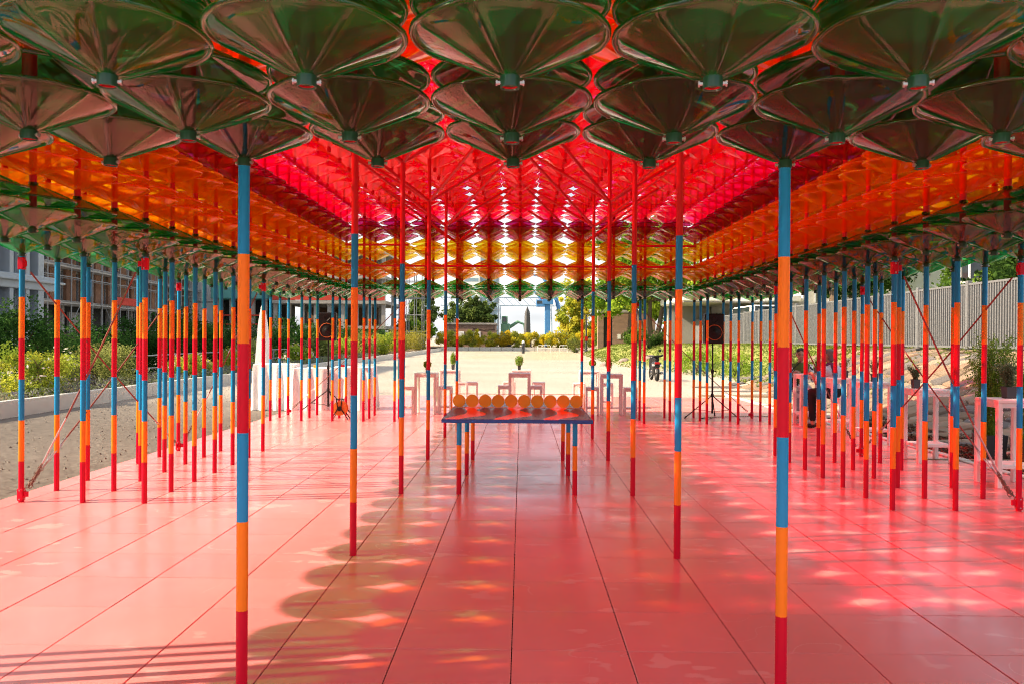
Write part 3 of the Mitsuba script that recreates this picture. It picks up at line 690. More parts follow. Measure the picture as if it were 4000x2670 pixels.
cloth_table(-6.0, -5.1, 18.2, 18.9, 1.0, 'leftmost buffet table under a white cloth, tallest', 1)
cloth_table(-5.0, -4.25, 17.9, 18.5, .93, 'middle buffet table under a white cloth behind the left speaker stand', 2)
cloth_table(-4.2, -3.3, 18.0, 18.7, .95, 'rightmost buffet table under a white cloth beside the orange drum', 3)
for i, (x, y, z, dx, dy, dz, mt, lab) in enumerate([(-4.55, 18.1, .93, .10, .08, .06, YELLOWMET, 'small yellow box on the middle buffet table'), (-4.80, 18.1, .93, .09, .08, .05, OFFICE, 'pale grey box on the middle buffet table'), (-3.95, 18.2, .95, .14, .1, .05, TAILRED, 'flat red box on the right buffet table'), (-3.6, 18.25, .95, .13, .1, .08, WHITE, 'white carton on the right buffet table')]):
    t = thing('box', lab, 'box', None); add(t + '__carton', bx(x - dx / 2, x + dx / 2, y - dy / 2, y + dy / 2, z, z + dz * .7, .004), mt); add(t + '__lid', bx(x - dx / 2 - .004, x + dx / 2 + .004, y - dy / 2 - .004, y + dy / 2 + .004, z + dz * .7 + .001, z + dz, .003), mt)
for i, (x, y) in enumerate([(-5.45, 18.4), (-5.36, 18.45), (-5.25, 18.4)]):
    t = thing('flower_jar', ['white flowers in a glass jar, leftmost of three on the tallest draped table', 'white flowers in a glass jar, middle of three on the tallest draped table', 'orange blooms in a glass jar on the tallest draped table'][i], 'flower jar', None)
    add(t + '__jar', moved(lathe([(0, 0), (.03, 0), (.034, .09), (.03, .10)], 12), (x, y, 1.0)), 'bsdf_pane', True)
    m, c = foliage(60, (x, y, 1.16), (.05, .05, .06), .03, [(.75, .74, .66)] if i < 2 else [(.7, .3, .04)], 5 + i, 6); add(t + '__blooms', m, 'bsdf_leaf', color=c)
    add(t + '__stems', cat([tube([(x, y, 1.02), (x + .03 * math.cos(a), y + .03 * math.sin(a), 1.14)], .003, 4) for a in (0, 2, 4)]), 'bsdf_stem')

# furled white parasol, left of the tables
m = lathe([(0, .0), (.34, 0), (.30, .05), (.22, .8), (.14, 1.6), (.05, 2.0), (0, 2.02)], 14); v = m.vertices; a = np.arctan2(v[:, 1], v[:, 0]); v[:, :2] *= (1 + .16 * np.sin(a * 5))[:, None]
t = tag(name('furled_parasol'), 'furled white parasol standing left of the draped tables', 'parasol'); scene[t] = mikit.ply(moved(m.apply_transform(np.diag([.95, .95, 1.27, 1])), (-7.55, 23.7, -.04)), WHITECLOTH, smooth=60)

# ------------------------------------------------------------------ left: planter kerb, beds, hedge, handrail
KX = -10.25
t = thing('planter_kerb', 'long low pale stone kerb along the planted bed on the left', 'kerb')
yy = 6.0
while yy < 104:
    L = 1.18 if yy < 60 else 2.4
    z1 = .30 + R.uniform(-.006, .006)
    add(t + '__stone', bx(KX - .16 + R.uniform(-.006, .006), KX, yy + .006, yy + L - .006, -.06, z1, .012), STONEKERB); yy += L
t = thing('far_kerb', 'pale stone kerb closing off the gravel lot at its far end', 'kerb')
xx = -9.8
while xx < 14:
    add(t + '__stone', bx(xx + .02, xx + 1.42, 106.5, 106.8, -.06, .42 + R.uniform(-.02, .02), .02), STONEKERB); xx += 1.45
cv = [(-10.2, 104.0), (-10.05, 105.4), (-9.75, 106.6)]
for (a, b), (c, d) in zip(cv, cv[1:]):
    m = bx(-.75, .75, -.15, .15, -.06, .40, .02); add('far_kerb__stone', moved(m, ((a + c) / 2, (b + d) / 2, 0), math.atan2(d - b, c - a)), STONEKERB)
add('planting_soil', bx(-18.5, KX - .17, 4, 104, -.2, .18), mat('soil', proc(lambda p, n, uv: mix((.09, .065, .045), (.17, .13, .09), fbm(p.x * 5, p.y * 5, 0., 3))), .95, .2)); tag('planting_soil', kind='structure')
add('far_soil', bx(-19, 17, 106.81, 128, -.2, .30), 'bsdf_soil'); tag('far_soil', kind='structure')

GRP = {}


def shrub(label, x, y, z, rx, ry, rz, cols, n, size, seed, group=None, nm='shrub', clumps=26, cate='shrub', stems=5, cr=.34, trunk=.035):
    t = thing(nm, label, cate, group)
    m, c = foliage(n, (x, y, z + rz), (rx, ry, rz), size, cols, seed, clumps, cr, .45, z)
    add(t + '__leaves', m, 'bsdf_leaf', color=c)
    rg = random.Random(seed)
    add(t + '__stem', cat([tube([(x + rg.uniform(-.1, .1), y + rg.uniform(-.1, .1), z - .1), (x + rg.uniform(-.3, .3) * rx, y + rg.uniform(-.3, .3) * ry, z + rz), (x + rg.uniform(-.7, .7) * rx, y + rg.uniform(-.7, .7) * ry, z + rz * 1.6)], [trunk, trunk * .7, trunk * .3], 5) for _ in range(stems)]), BARKDARK)
    return t


HG = [(.03, .085, .018), (.045, .12, .026), (.07, .15, .035), (.022, .06, .015)]
HL = ['dark green hedge shrub in front of the grey office frame', 'dark green hedge shrub behind the pale flowers', 'dark hedge shrub between the first two striped poles', 'dark hedge shrub behind the round olive shrub', 'dark hedge shrub under the scaffolded brick building', 'dark hedge shrub left of the white building', 'dark hedge shrub under the white building', 'dark hedge shrub under the teal canopy', 'dark hedge shrub behind the furled parasol', 'dark hedge shrub left of the left loudspeaker', 'dark hedge shrub behind the left loudspeaker', 'small dark hedge shrub right of the left loudspeaker', 'far dark hedge shrub under the concrete frame', 'farthest dark hedge shrub of the left row']
y = 19.5
for i, lab in enumerate(HL):
    L = 2.1 + .12 * i if i < 8 else 3.6 + .3 * i
    h = [1.95, 2.15, 1.6, 1.85, 1.9, 2.1, 2.3, 2.2, 2.15, 2.2, 2.1, 2.0, 2.0, 1.9][i]
    shrub(lab, -14.3 + R.uniform(-.3, .3) + (.3 if i > 8 else 0), y + L / 2, .1, 1.3, L * .62, h / 1.85, HG, 6500 if i < 9 else 4500, .10 if i < 9 else .16, 100 + i, 'dark hedge shrubs along the left', 'hedge_shrub', 40, 'hedge')
    y += L
FLW = [(.38, .46, .06), (.50, .52, .07), (.27, .37, .05)]
OLV = [(.29, .33, .09), (.38, .40, .13), (.21, .26, .07)]
spec = [('yellow green bush dotted with pale pink flowers, nearest on the left', -11.3, 18.9, .7, 1.25, .58, FLW, 1), ('round olive shrub beside the pale flowering bush', -11.8, 22.6, 1.0, 1.9, .66, OLV, 0), ('low yellow flowering bush behind the striped pole forest', -11.2, 27.4, .5, 1.0, .42, FLW, 1), ('yellow green bush with white flowers before the furled parasol', -11.3, 32.0, .6, 1.4, .44, FLW, 1),
        ('olive shrub left of the furled parasol', -11.8, 35.5, .8, 1.3, .65, OLV, 0), ('yellow bush with white blooms right of the furled parasol', -11.2, 41.0, .7, 1.5, .5, FLW, 1), ('olive shrub behind the left speaker stand', -11.6, 46.0, .9, 2.0, .7, OLV, 0), ('pale yellow bush right of the left speaker stand', -11.4, 52.0, .8, 2.2, .65, FLW, 0), ('rounded olive shrub beyond the second interior pole', -11.7, 60.0, .9, 2.6, .85, OLV, 0), ('yellow tinged shrub at the far bend of the left kerb', -11.8, 70.0, 1.0, 3.0, .9, FLW, 0), ('bright yellow shrub near the far left corner', -12.3, 82.0, 1.2, 4.0, 1.0, [(.40, .34, .05), (.32, .30, .06)], 0), ('big yellow green shrub at the far left corner', -12.2, 95.0, 1.4, 4.5, 1.2, [(.38, .34, .06), (.26, .28, .06)], 0)]
for i, (lab, x, y, rx, ry, rz, cols, fl) in enumerate(spec):
    far = y > 40
    k = shrub(lab, x, y, .15, rx, ry, rz, cols, 7000 if not far else 4000, .065 if not far else .15, 200 + i, 'shrubs in the left bed', 'bed_shrub', 30)
    if fl:
        m, c = foliage(120 if not far else 70, (x, y, .25 + rz), (rx * .95, ry * .95, rz * 1.05), .085 if not far else .12, [(.78, .66, .66), (.80, .78, .68)], 300 + i, 30, .25, .95, .5); add(k + '__flowers', m, 'bsdf_leaf', color=c)
rng = np.random.default_rng(5); n = 14000
p = np.stack([KX - .2 - rng.uniform(0, 1, n) ** 1.5 * 1.3, rng.uniform(8, 60, n), np.zeros(n)], 1); p[:, 2] = .18 + rng.uniform(0, .34, n) * (.5 + meshkit.noise(np.stack([p[:, 0] * 1.2, p[:, 1] * .9, p[:, 0] * 0], -1)))
m, c = leaf_cloud(p, .12, np.array([(.24, .28, .17), (.33, .35, .24), (.20, .19, .25), (.26, .32, .15)])[rng.integers(0, 4, n)], rng, .3, -.2, .25)
add('lavender_groundcover', m, 'bsdf_leaf', color=c); tag('lavender_groundcover', 'grey green lavender spilling along the left kerb', 'lavender', kind='stuff')
t = thing('handrail', 'grey metal handrail running behind the flower bed on the left', 'railing')
for z in (.95, .52): add(t + '__rail', tube([(-12.6, 15, z), (-12.8, 60, z)], .025, 8), GREYMETAL)
for i in range(19): add(t + '__post', bx(-12.64 - .011 * i, -12.58 - .011 * i, 15.2 + 2.4 * i, 15.26 + 2.4 * i, .1, .93), GREYMETAL)

# ------------------------------------------------------------------ buildings on the left
def win(par, x0, x1, y0, y1, z0, z1, axis, fr=.06, glass=DARKGLASS, frame=OFFICE, mull=0):
    """A recessed window on a wall that faces +x (axis 'x', plane at x1) or -y (axis 'y', plane at y0)."""
    w = name(par + '__window')
    if axis == 'x':
        scene[w + '__frame'] = mikit.ply(cat([bx(x0, x1, y0, y0 + fr, z0, z1), bx(x0, x1, y1 - fr, y1, z0, z1), bx(x0, x1, y0 + fr, y1 - fr, z0, z0 + fr), bx(x0, x1, y0 + fr, y1 - fr, z1 - fr, z1)] + [bx(x0, x1, y0 + (y1 - y0) * (q_ + 1) / (mull + 1) - fr / 3, y0 + (y1 - y0) * (q_ + 1) / (mull + 1) + fr / 3, z0 + fr, z1 - fr) for q_ in range(mull)]), frame)
        scene[w + '__pane'] = mikit.ply(bx(x0 + (x1 - x0) * .3, x0 + (x1 - x0) * .45, y0 + fr * .9, y1 - fr * .9, z0 + fr * .9, z1 - fr * .9), glass)
    else:
        scene[w + '__frame'] = mikit.ply(cat([bx(x0, x0 + fr, y0, y1, z0, z1), bx(x1 - fr, x1, y0, y1, z0, z1), bx(x0 + fr, x1 - fr, y0, y1, z0, z0 + fr), bx(x0 + fr, x1 - fr, y0, y1, z1 - fr, z1)]), frame)
        scene[w + '__pane'] = mikit.ply(bx(x0 + fr * .9, x1 - fr * .9, y0 + (y1 - y0) * .4, y0 + (y1 - y0) * .55, z0 + fr * .9, z1 - fr * .9), glass)


# grey framed office block, its long side facing right
t = thing('office_block', 'pale grey framed office block with tall dark windows at the left edge', 'building')
ox = -26.0
add(t + '__core', bx(ox - 12, ox - .9, 26, 43.4, 0, 14), DARK)
for z in (.2, 4.0, 7.6, 11.2): add(t + '__floor_band', bx(ox - .9, ox + .22, 26, 43.75 if z != 4.0 else 44.7, z, z + .75, .03), OFFICE)
for z in (4.12,): add(t + '__ledge', bx(ox - .6, ox + .42, 26, 45.3, z + .28, z + .40, .02), OFFICE)
ys = [26 + 1.36 * q_ for q_ in range(14)]
for y in ys[:-1]: add(t + '__mullion', bx(ox - .75, ox + .12, y - .16, y + .16, .95, 11.2, .02), OFFICE)
add(t + '__corner_post', bx(ox - .75, ox + .14, 43.2, 43.72, .95, 11.2, .02), OFFICE)
for z in (.95, 4.75, 8.35):
    for y in ys[6:-1]: win(t, ox - .7, ox - .4, y + .17, y + 1.19, z + .02, z + (3.03 if z < 2 else 2.83), 'x', .07)

# brick block under scaffolding: facade from A towards B
FA, FB = np.array([-37.3, 59.0]), np.array([-43.6, 118.0])
fd = (FB - FA) / np.linalg.norm(FB - FA); FR = math.atan2(fd[1], fd[0]) - math.pi / 2
M3 = lambda m: moved(m, (FA[0], FA[1], 0), FR)
t = thing('brick_building', 'unfinished brick building with tall windows wrapped in scaffolding', 'building')
LEN, SILL = 44.0, [4.55, 7.55, 10.55]
add(t + '__core', M3(bx(-12, -1.0, -2, LEN, 0, 13.4)), DARK)
for z in [4.1] + [7.1, 10.1, 13.1]: add(t + '__slab', M3(bx(-1.0, .16, -2, LEN, z, z + .40, .02)), CONCRETE)
nb = 15
for f, z in enumerate(SILL):
    for i in range(nb + 1):
        yb = -2 + i * LEN / nb; add(t + '__brick_pier', M3(bx(-.9, .02, yb - .92, yb + .92, z - .05, z + 2.55)), BRICK)
    for i in range(nb):
        yb = -2 + i * LEN / nb; y0_, y1_ = yb + .921, yb + LEN / nb - .921
        w = name(t + '__window')
        scene[w + '__frame'] = mikit.ply(M3(cat([bx(-.5, -.25, y0_, y0_ + .1, z - .05, z + 2.55), bx(-.5, -.25, y1_ - .1, y1_, z - .05, z + 2.55), bx(-.5, -.25, y0_ + .1, y1_ - .1, z + 2.4, z + 2.55), bx(-.5, -.25, (y0_ + y1_) / 2 - .05, (y0_ + y1_) / 2 + .05, z - .05, z + 2.4)])), GREYMETAL)
        scene[w + '__pane'] = mikit.ply(M3(bx(-.42, -.38, y0_ + .05, y1_ - .05, z - .05, z + 2.5)), DARKGLASS)
for i in range(9): add(t + '__ground_column', M3(bx(-.9, -.4, -1.5 + i * 5.2, -1.0 + i * 5.2, 0, 4.1)), CONCRETE)
add(t + '__white_infill', M3(bx(-.9, -.7, 3.6, 6.4, 1.2, 3.9)), WHITE); add(t + '__white_infill', M3(bx(-.9, -.7, 11.0, 15.2, 1.0, 3.6)), CONCRETE)
s = thing('scaffolding', 'steel scaffolding with plank decks in front of the brick building', 'scaffolding')
for i in range(22):
    yb = -1.8 + i * 2.05
    for x in (.55, 1.45): add(s + '__standard', M3(tube([(x, yb, 0), (x, yb, 13.0)], .045, 6)), GREYMETAL)
for z in (2.1, 4.2, 6.3, 7.3, 8.4, 9.4, 10.4, 12.4):
    for x in (.55, 1.45): add(s + '__ledger', M3(tube([(x, -2, z), (x, LEN - 1, z)], .035, 5)), GREYMETAL)
for z in (4.3, 7.2, 10.2): add(s + '__deck', M3(bx(.5, 1.5, -2, LEN - 1, z - .16, z - .06)), CONCRETE)
for i in range(6):
    yb = -1 + i * 7.0; add(s + '__brace', M3(tube([(1.5, yb, 2.2 if i % 2 else 4.2), (1.5, yb + 2.05, 4.2 if i % 2 else 2.2)], .03, 5)), GREYMETAL)
for i, (yb, z) in enumerate([(8.0, 7.5), (8.6, 4.9), (22, 7.6)]): add(s + '__tarp', M3(bx(1.52, 1.6, yb, yb + 1.3, z, z + 1.5, .03)), mat('blue_tarp', (.02, .17, .33), .6) if 'bsdf_blue_tarp' not in scene else 'bsdf_blue_tarp')
add(s + '__banner', M3(bx(1.62, 1.66, 9.3, 10.6, 8.2, 11.9)), WHITE)
add(s + '__board', M3(bx(1.52, 1.58, 15.0, 21.4, 4.45, 5.15, .02)), REDNET)

# white box and teal canopy building
t = thing('white_building', 'plain white box building with one small dark window left of the teal canopy', 'building')
add(t + '__wall', bx(-45, -38.4, 102, 112, 0, 11), mat('offwhite_render', (.66, .68, .70), .7)); add(t + '__joint', bx(-45.02, -38.38, 101.96, 101.99, 5.8, 5.95), GREYMETAL)
win(t, -42.2, -41.0, 101.9, 102.4, 7.5, 8.6, 'y')
win(t, -42.0, -40.9, 101.9, 102.4, 4.9, 5.2, 'y')
t = thing('teal_canopy_building', 'low building with a teal canopy roof over a dark open storey', 'building')
add(t + '__canopy', bx(-38.3, -31.5, 99.5, 112, 6.2, 8.6, .1), TEAL)
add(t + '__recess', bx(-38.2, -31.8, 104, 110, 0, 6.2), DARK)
for x in (-38, -36.2, -33.6, -32.1): add(t + '__column', bx(x, x + .5, 100.2, 100.7, 0, 6.2), CONCRETE)
for z in (3.0, 4.1): add(t + '__red_rail', bx(-38, -31.6, 100.0, 100.08, z, z + .18), REDNET)
add(t + '__parapet', bx(-38.1, -31.6, 100.9, 101.1, 0, 2.6), WHITE)

# concrete frame under construction
t = thing('concrete_frame', 'bare concrete frame building with slabs and red guard nets', 'building')
for z in (2.6, 5.7, 8.8, 11.9): add(t + '__slab', bx(-31.0, -16.8, 100, 116, z, z + .38), CONCRETE)
for i in range(9):
    for y in (100.4, 108): add(t + '__column', bx(-30.8 + i * 1.68, -30.35 + i * 1.68, y, y + .45, 0, 11.9), CONCRETE)
for z in (6.1, 9.2): add(t + '__guard_net', bx(-30.9, -16.9, 100.02, 100.07, z + .02, z + .75), REDNET)
add(t + '__back_wall', bx(-31, -20, 114, 114.4, 0, 11.9), BRICK)
s = thing('scaffold_tower', 'thin scaffold of poles at the right end of the concrete frame', 'scaffolding')
for i in range(5):
    for y in (101, 103): add(s + '__standard', tube([(-16.2 + i * .95, y, 0), (-16.2 + i * .95, y, 9.6)], .06, 5), GREYMETAL)
for z in (2.3, 4.4, 6.5, 8.6):
    for y in (101, 103): add(s + '__ledger', tube([(-16.4, y, z), (-12.2, y, z)], .05, 5), GREYMETAL)
add(s + '__brace', tube([(-16.2, 100.9, 2.3), (-12.4, 100.9, 8.6)], .045, 5), GREYMETAL)

# ------------------------------------------------------------------ far end: bushes, brick shed, tower, cranes
YB = [(.62, .56, .05), (.50, .50, .06), (.72, .60, .04), (.38, .42, .07)]
FL = ['left of the brick shed', 'in front of the brick shed, left', 'under the shed windows', 'right of the brick shed', 'golden and brightest, by the shed corner', 'left of the dark obelisk', 'in front of the dark obelisk', 'right of the dark obelisk', 'behind the bicycle racks', 'left of the far lamp post', 'right of the far lamp post', 'at the far right corner']
for i, lab in enumerate(FL):
    x = -10.3 + i * 1.95; h = [1.15, 1.0, 1.15, 1.05, 1.2, 1.05, 1.1, 1.1, 1.15, 1.1, 1.3, 1.2][i]
    shrub('yellow green far bush ' + lab, x, 109.2 + R.uniform(-.4, .6), .2, 1.75, 1.2, h * 1.05, YB if i != 4 else [(.62, .46, .03), (.52, .42, .04)], 3600, .19, 400 + i, 'yellow green bushes at the far end', 'far_bush', 24, 'bush', 4)
t = thing('brick_shed', 'flat roofed brown brick shed with two white shutters at the far end', 'building')
add(t + '__wall', bx(-11.2, -3.9, 121, 128, 0, 3.55), PALEBRICK)
add(t + '__roof', bx(-11.4, -3.7, 120.8, 128.2, 3.55, 3.80, .03), CONCRETE)
for x in (-9.7, -7.25): add(t + '__shutter', bx(x, x + 1.15, 120.93, 120.99, 1.1, 2.55, .02), WHITE)
add(t + '__vent', bx(-10.2, -9.95, 122, 122.3, 3.8, 4.5), GREYMETAL)
add(t + '__cable', tube([(-7.6, 120.95, 2.4), (-7.2, 120.94, 3.0), (-5.6, 120.94, 2.75), (-3.95, 120.94, 2.9)], .04, 5), BLACK)
t = thing('glass_tower', 'tall pale blue glass tower in the hazy distance', 'building')
add(t + '__shaft', bx(-24.5, -13.5, 480, 492, 0, 52), TOWERGLASS)
for z in range(2, 52, 4): add(t + '__floor_band', bx(-24.6, -13.4, 479.6, 479.98, z, z + .7), OFFICE)
for x in (-24.6, -20.9, -17.2, -13.9): add(t + '__fin', bx(x, x + .5, 479.4, 479.59, 0, 52), OFFICE)
t = thing('pale_block', 'pale white office block left of the glass tower', 'building')
add(t + '__shaft', bx(-34, -24.7, 470, 490, 0, 38), WHITE)
for z in range(4, 36, 5): add(t + '__window_band', bx(-33.5, -25.2, 469.9, 469.98, z, z + 2.0), TOWERGLASS)


def lattice(key, p0, p1, w, n, mt, r=.07, up=(0, 0, 1)):
    """A square lattice boom from p0 to p1: chords and zig-zag lacing."""
    p0, p1 = np.array(p0, float), np.array(p1, float); d = (p1 - p0) / np.linalg.norm(p1 - p0)
    a = np.cross(d, up); a = np.cross(d, [1, 0, 0]) if np.linalg.norm(a) < .1 else a; a /= np.linalg.norm(a); b = np.cross(d, a)
    cs = [a * w / 2 * sx + b * w / 2 * sy for sx, sy in ((1, 1), (1, -1), (-1, -1), (-1, 1))]
    for c in cs: add(key + '__chord', tube([p0 + c, p1 + c], r, 5), mt)
    pts = [p0 + (p1 - p0) * q_ / n for q_ in range(n + 1)]
    add(key + '__lacing', cat([tube([pts[i] + cs[s], pts[i + 1] + cs[(s + 1) % 4]], r * .6, 4) for i in range(n) for s in range(4)]), mt, kind='stuff')


t = thing('gantry', 'long pale blue lattice gantry spanning the far background', 'gantry')
lattice(t, (-15, 150, 8.3), (9, 150, 8.3), 1.5, 16, mat('pale_blue_steel', (.30, .42, .55), .5), .07)
for x in (-13.5, -4.2, 5.2): add(t + '__post', cat([tube([(x - .5, 150, 0), (x - .2, 150, 7.6)], .13, 6), tube([(x + .5, 150, 0), (x + .2, 150, 7.6)], .13, 6)]), 'bsdf_pale_blue_steel')
t = thing('blue_crane', 'blue harbour crane with a bent boom right of the obelisk', 'crane')
add(t + '__mast', cat([bx(4.0, 4.9, 139.5, 140.5, 0, 8.2, .05), bx(3.6, 5.4, 139.2, 140.8, 7.4, 8.3, .05)]), CRANEBLUE)
add(t + '__cab', bx(2.5, 4.0, 139.3, 140.7, 7.0, 8.2, .06), CRANEBLUE); add(t + '__cab_window', bx(2.6, 3.9, 139.26, 139.29, 7.5, 8.0), DARKGLASS)
add(t + '__boom', tube([(7.8, 140, 0), (7.2, 140, 3.6), (6.0, 140, 8.2), (3.6, 140, 12.2), (1.6, 140, 12.6)], [.55, .42, .32, .26, .18], 8), CRANEBLUE, True)
add(t + '__strut', tube([(4.1, 140, 7.4), (2.2, 140, 9.6), (1.2, 140, 10.6)], .16, 6), CRANEBLUE)
add(t + '__counterweight', bx(3.4, 4.8, 139.4, 140.6, 8.3, 8.9, .05), TAILRED)
t = thing('green_excavator', 'green excavator standing behind the yellow bushes', 'excavator')
add(t + '__body', bx(-3.4, -1.9, 134, 136, 1.4, 4.0, .15), DARKGREEN); add(t + '__cab', bx(-3.3, -2.3, 134, 135.4, 4.01, 5.2, .1), DARKGREEN)
add(t + '__cab_window', bx(-3.1, -2.5, 133.95, 133.98, 4.3, 5.0), DARKGLASS)
add(t + '__arm', tube([(-2.0, 135, 3.4), (-.6, 135, 4.3), (.4, 135, 3.9), (.7, 135, 2.2)], [.3, .26, .2, .14], 7), DARKGREEN, True)
add(t + '__track', bx(-3.7, -1.6, 133.6, 136.4, 0, 1.3, .3), BLACK)
t = thing('white_van', 'white van parked far off between excavator and obelisk', 'van')
add(t + '__body', bx(-1.2, 1.6, 137, 139, .5, 2.6, .25), WHITE); add(t + '__windscreen', bx(-.9, 1.3, 136.95, 136.98, 1.6, 2.3), DARKGLASS)
for x in (-.8, 1.2): add(t + '__wheel', moved(trimesh.creation.cylinder(.36, .25, sections=14).apply_transform(trimesh.transformations.rotation_matrix(math.pi / 2, [1, 0, 0])), (x, 137.1, .36)), BLACK)
t = thing('obelisk', 'dark grey stone obelisk with a pale left face', 'monument')
m = trimesh.convex.convex_hull(np.array([(sx * w_, sy * w_, z) for w_, z in ((.46, 0), (.27, 5.4)) for sx in (-1, 1) for sy in (-1, 1)])); add(t + '__shaft', moved(m, (.85, 120, 0), .5), mat('dark_stone', (.11, .11, .115), .7))
add(t + '__cap', moved(trimesh.convex.convex_hull(np.array([(sx * .27, sy * .27, 5.42) for sx in (-1, 1) for sy in (-1, 1)] + [(0, 0, 6.3)])), (.85, 120, 0), .5), 'bsdf_dark_stone')
for i, (x, lab) in enumerate([(2.7, 'left of the two far bicycle racks'), (5.0, 'right of the two far bicycle racks')]):
    t = thing('bicycle_rack', 'white tube bicycle rack, ' + lab, 'bicycle rack', 'far bicycle racks')
    w_ = .75 if i == 0 else .5
    add(t + '__hoop', tube([(x - w_, 96, -.05), (x - w_, 96, .72), (x - w_ + .08, 96, .8), (x + w_ - .08, 96, .8), (x + w_, 96, .72), (x + w_, 96, -.05)], .04, 6), WHITE, True)
    add(t + '__bar', tube([(x - w_, 96, .45), (x + w_, 96, .45)], .03, 6), WHITE)
t = thing('bollard', 'dark bollard with a white head in the middle of the lot', 'bollard')
add(t + '__post', moved(lathe([(.17, -.1), (.17, 1.05), (.15, 1.08)], 16), (.22, 90, 0)), mat('anthracite', (.05, .055, .065), .5), True); add(t + '__head', moved(lathe([(.15, 1.08), (.16, 1.1), (.15, 1.25), (.08, 1.34), (0, 1.35)], 16), (.22, 90, 0)), WHITE, True)
LPOST = [('dark lamp post with a small red sign right of the far bicycle racks', 7.35, 92.0, 4.2, 'bsdf_anthracite'), ('thin grey lamp post before the tall tree on the far left', -11.7, 80.0, 7.0, GREYMETAL), ('grey lamp post beside the third interior pole', -10.2, 88.0, 7.4, GREYMETAL)]
for lab, x, y, h, mt in LPOST:
    t = thing('lamp_post', lab, 'lamp post'); add(t + '__post', tube([(x, y, -.05), (x, y, h)], [.11, .07], 8), mt, True); add(t + '__base', moved(lathe([(0, -.05), (.2, -.05), (.2, .3), (.11, .4)], 10), (x, y, 0)), mt)
    add(t + '__head', bx(x - .12, x + .5, y - .12, y + .12, h, h + .10, .03), mt)
    if mt == 'bsdf_anthracite': add(t + '__sign', bx(x - .16, x + .16, y - .13, y - .11, 1.35, 1.85, .01), TAILRED)


def tree(label, x, y, h, crown, cols, n, size, seed, trunks=((0, 0),), tr=.2, group=None, base=None, clumps=60, cr=.24):
    """crown: list of (dx, dy, z, rx, ry, rz) ellipsoids that the limbs lead to."""
    t = thing('tree', label, 'tree', group); rg = random.Random(seed); z0 = float(GZ(x, y)) - .1 if base is None else base
    rng = np.random.default_rng(seed); P, C = [], []
    tot = sum((c[3] * c[4] * c[5]) ** .67 for c in crown)
    for c in crown:
        nn = int(2.4 * n * (c[3] * c[4] * c[5]) ** .67 / tot); p, k = clump_points(nn, (x + c[0], y + c[1], c[2]), c[3:], clumps, rng, cr, .4)
        cc = np.asarray(cols)[rng.integers(0, len(cols), clumps)] * rng.uniform(.7, 1.3, (clumps, 1)); P.append(p); C.append(cc[k])
    m, c = leaf_cloud(np.vstack(P), size * 1.35, np.vstack(C), rng, .3, .3, .65); add(t + '__crown', m, 'bsdf_leaf', color=c)
    for i, (dx, dy) in enumerate(trunks):
        zt = min(c[2] for c in crown); add(t + '__trunk', tube([(x + dx * .4, y + dy * .4, z0), (x + dx, y + dy, z0 + (zt - z0) * .5), (x + dx * 1.7 + rg.uniform(-.2, .2), y + dy, zt)], [tr * 1.25, tr, tr * .7], 8), BARKDARK, True)
        zt0 = np.array([x + dx * 1.7, y + dy, zt - .3])
        for c in crown: add(t + '__limb', tube([zt0, zt0 * .5 + np.array([x + c[0], y + c[1], c[2]]) * .5 + [rg.uniform(-.3, .3), 0, .3], (x + c[0] + rg.uniform(-.3, .3) * c[3], y + c[1], c[2] + c[5] * .5)], [tr * .6, tr * .4, tr * .12], 6), BARKDARK, True)
    return t


LIME = [(.21, .36, .03), (.30, .46, .04), (.14, .26, .025), (.38, .50, .06)]
MID = [(.13, .24, .04), (.19, .32, .05), (.09, .17, .03)]
YEL = [(.62, .60, .08), (.70, .62, .09), (.40, .46, .06)]
DRK = [(.04, .09, .02), (.065, .13, .028), (.028, .06, .015)]
tree('tall airy green tree left of the brick shed', -15.0, 122, 9, [(0, 0, 7.0, 2.4, 2, 2.2), (-.6, 0, 4.4, 2.2, 2, 1.6), (1.6, 0, 5.0, 1.4, 1.5, 1.5)], [(.20, .29, .08), (.27, .35, .11), (.14, .22, .06)], 2600, .30, 500, tr=.22, base=0, clumps=50)
tree('broad dark green tree directly behind the brick shed', -8.6, 132, 10, [(-1.8, 0, 5.4, 3.0, 2, 3.2), (1.0, 0, 5.8, 3.2, 2, 3.4), (2.9, 0, 4.2, 1.9, 2, 2.0)], [(.15, .22, .055), (.20, .27, .07), (.10, .16, .045)], 5200, .30, 501, tr=.28, base=0)
tree('small fresh green tree above the far left bushes', -13.4, 112, 4, [(0, 0, 2.7, 1.8, 1.5, 1.5)], LIME, 1500, .24, 502, tr=.14, base=0)
tree('low green tree left of the airy tree', -16.8, 115, 4, [(0, 0, 2.6, 2.0, 1.5, 1.6)], MID, 1500, .24, 503, tr=.14, base=0)
tree('yellow leaved tree right of the blue crane', 8.3, 116, 11, [(-1.6, 0, 4.6, 2.0, 2, 3.0), (1.4, 0, 5.2, 2.6, 2, 3.8), (.2, 0, 8.2, 2.8, 2, 2.6), (.2, 0, 2.4, 2.2, 1.6, 1.6)], YEL, 5200, .30, 504, tr=.25)
tree('tall ivy clad tree behind the yellow leaved tree', 12.5, 112, 12, [(0, 0, 4.6, 2.2, 2, 3.4), (.6, 0, 8.6, 2.8, 2, 3.0)], MID, 4200, .30, 505, tr=.3)
tree('bright green feathery tree above the lawn', 11.2, 84, 12, [(-2.2, 0, 6.2, 2.8, 2, 2.8), (1.5, 0, 6.8, 3.0, 2, 2.9), (.4, 0, 9.6, 3.6, 2, 2.6), (3.4, 0, 5.4, 2.2, 2, 2.2), (-1.2, 0, 11.5, 3.4, 2, 2.0)], LIME, 8500, .22, 506, tr=.22)
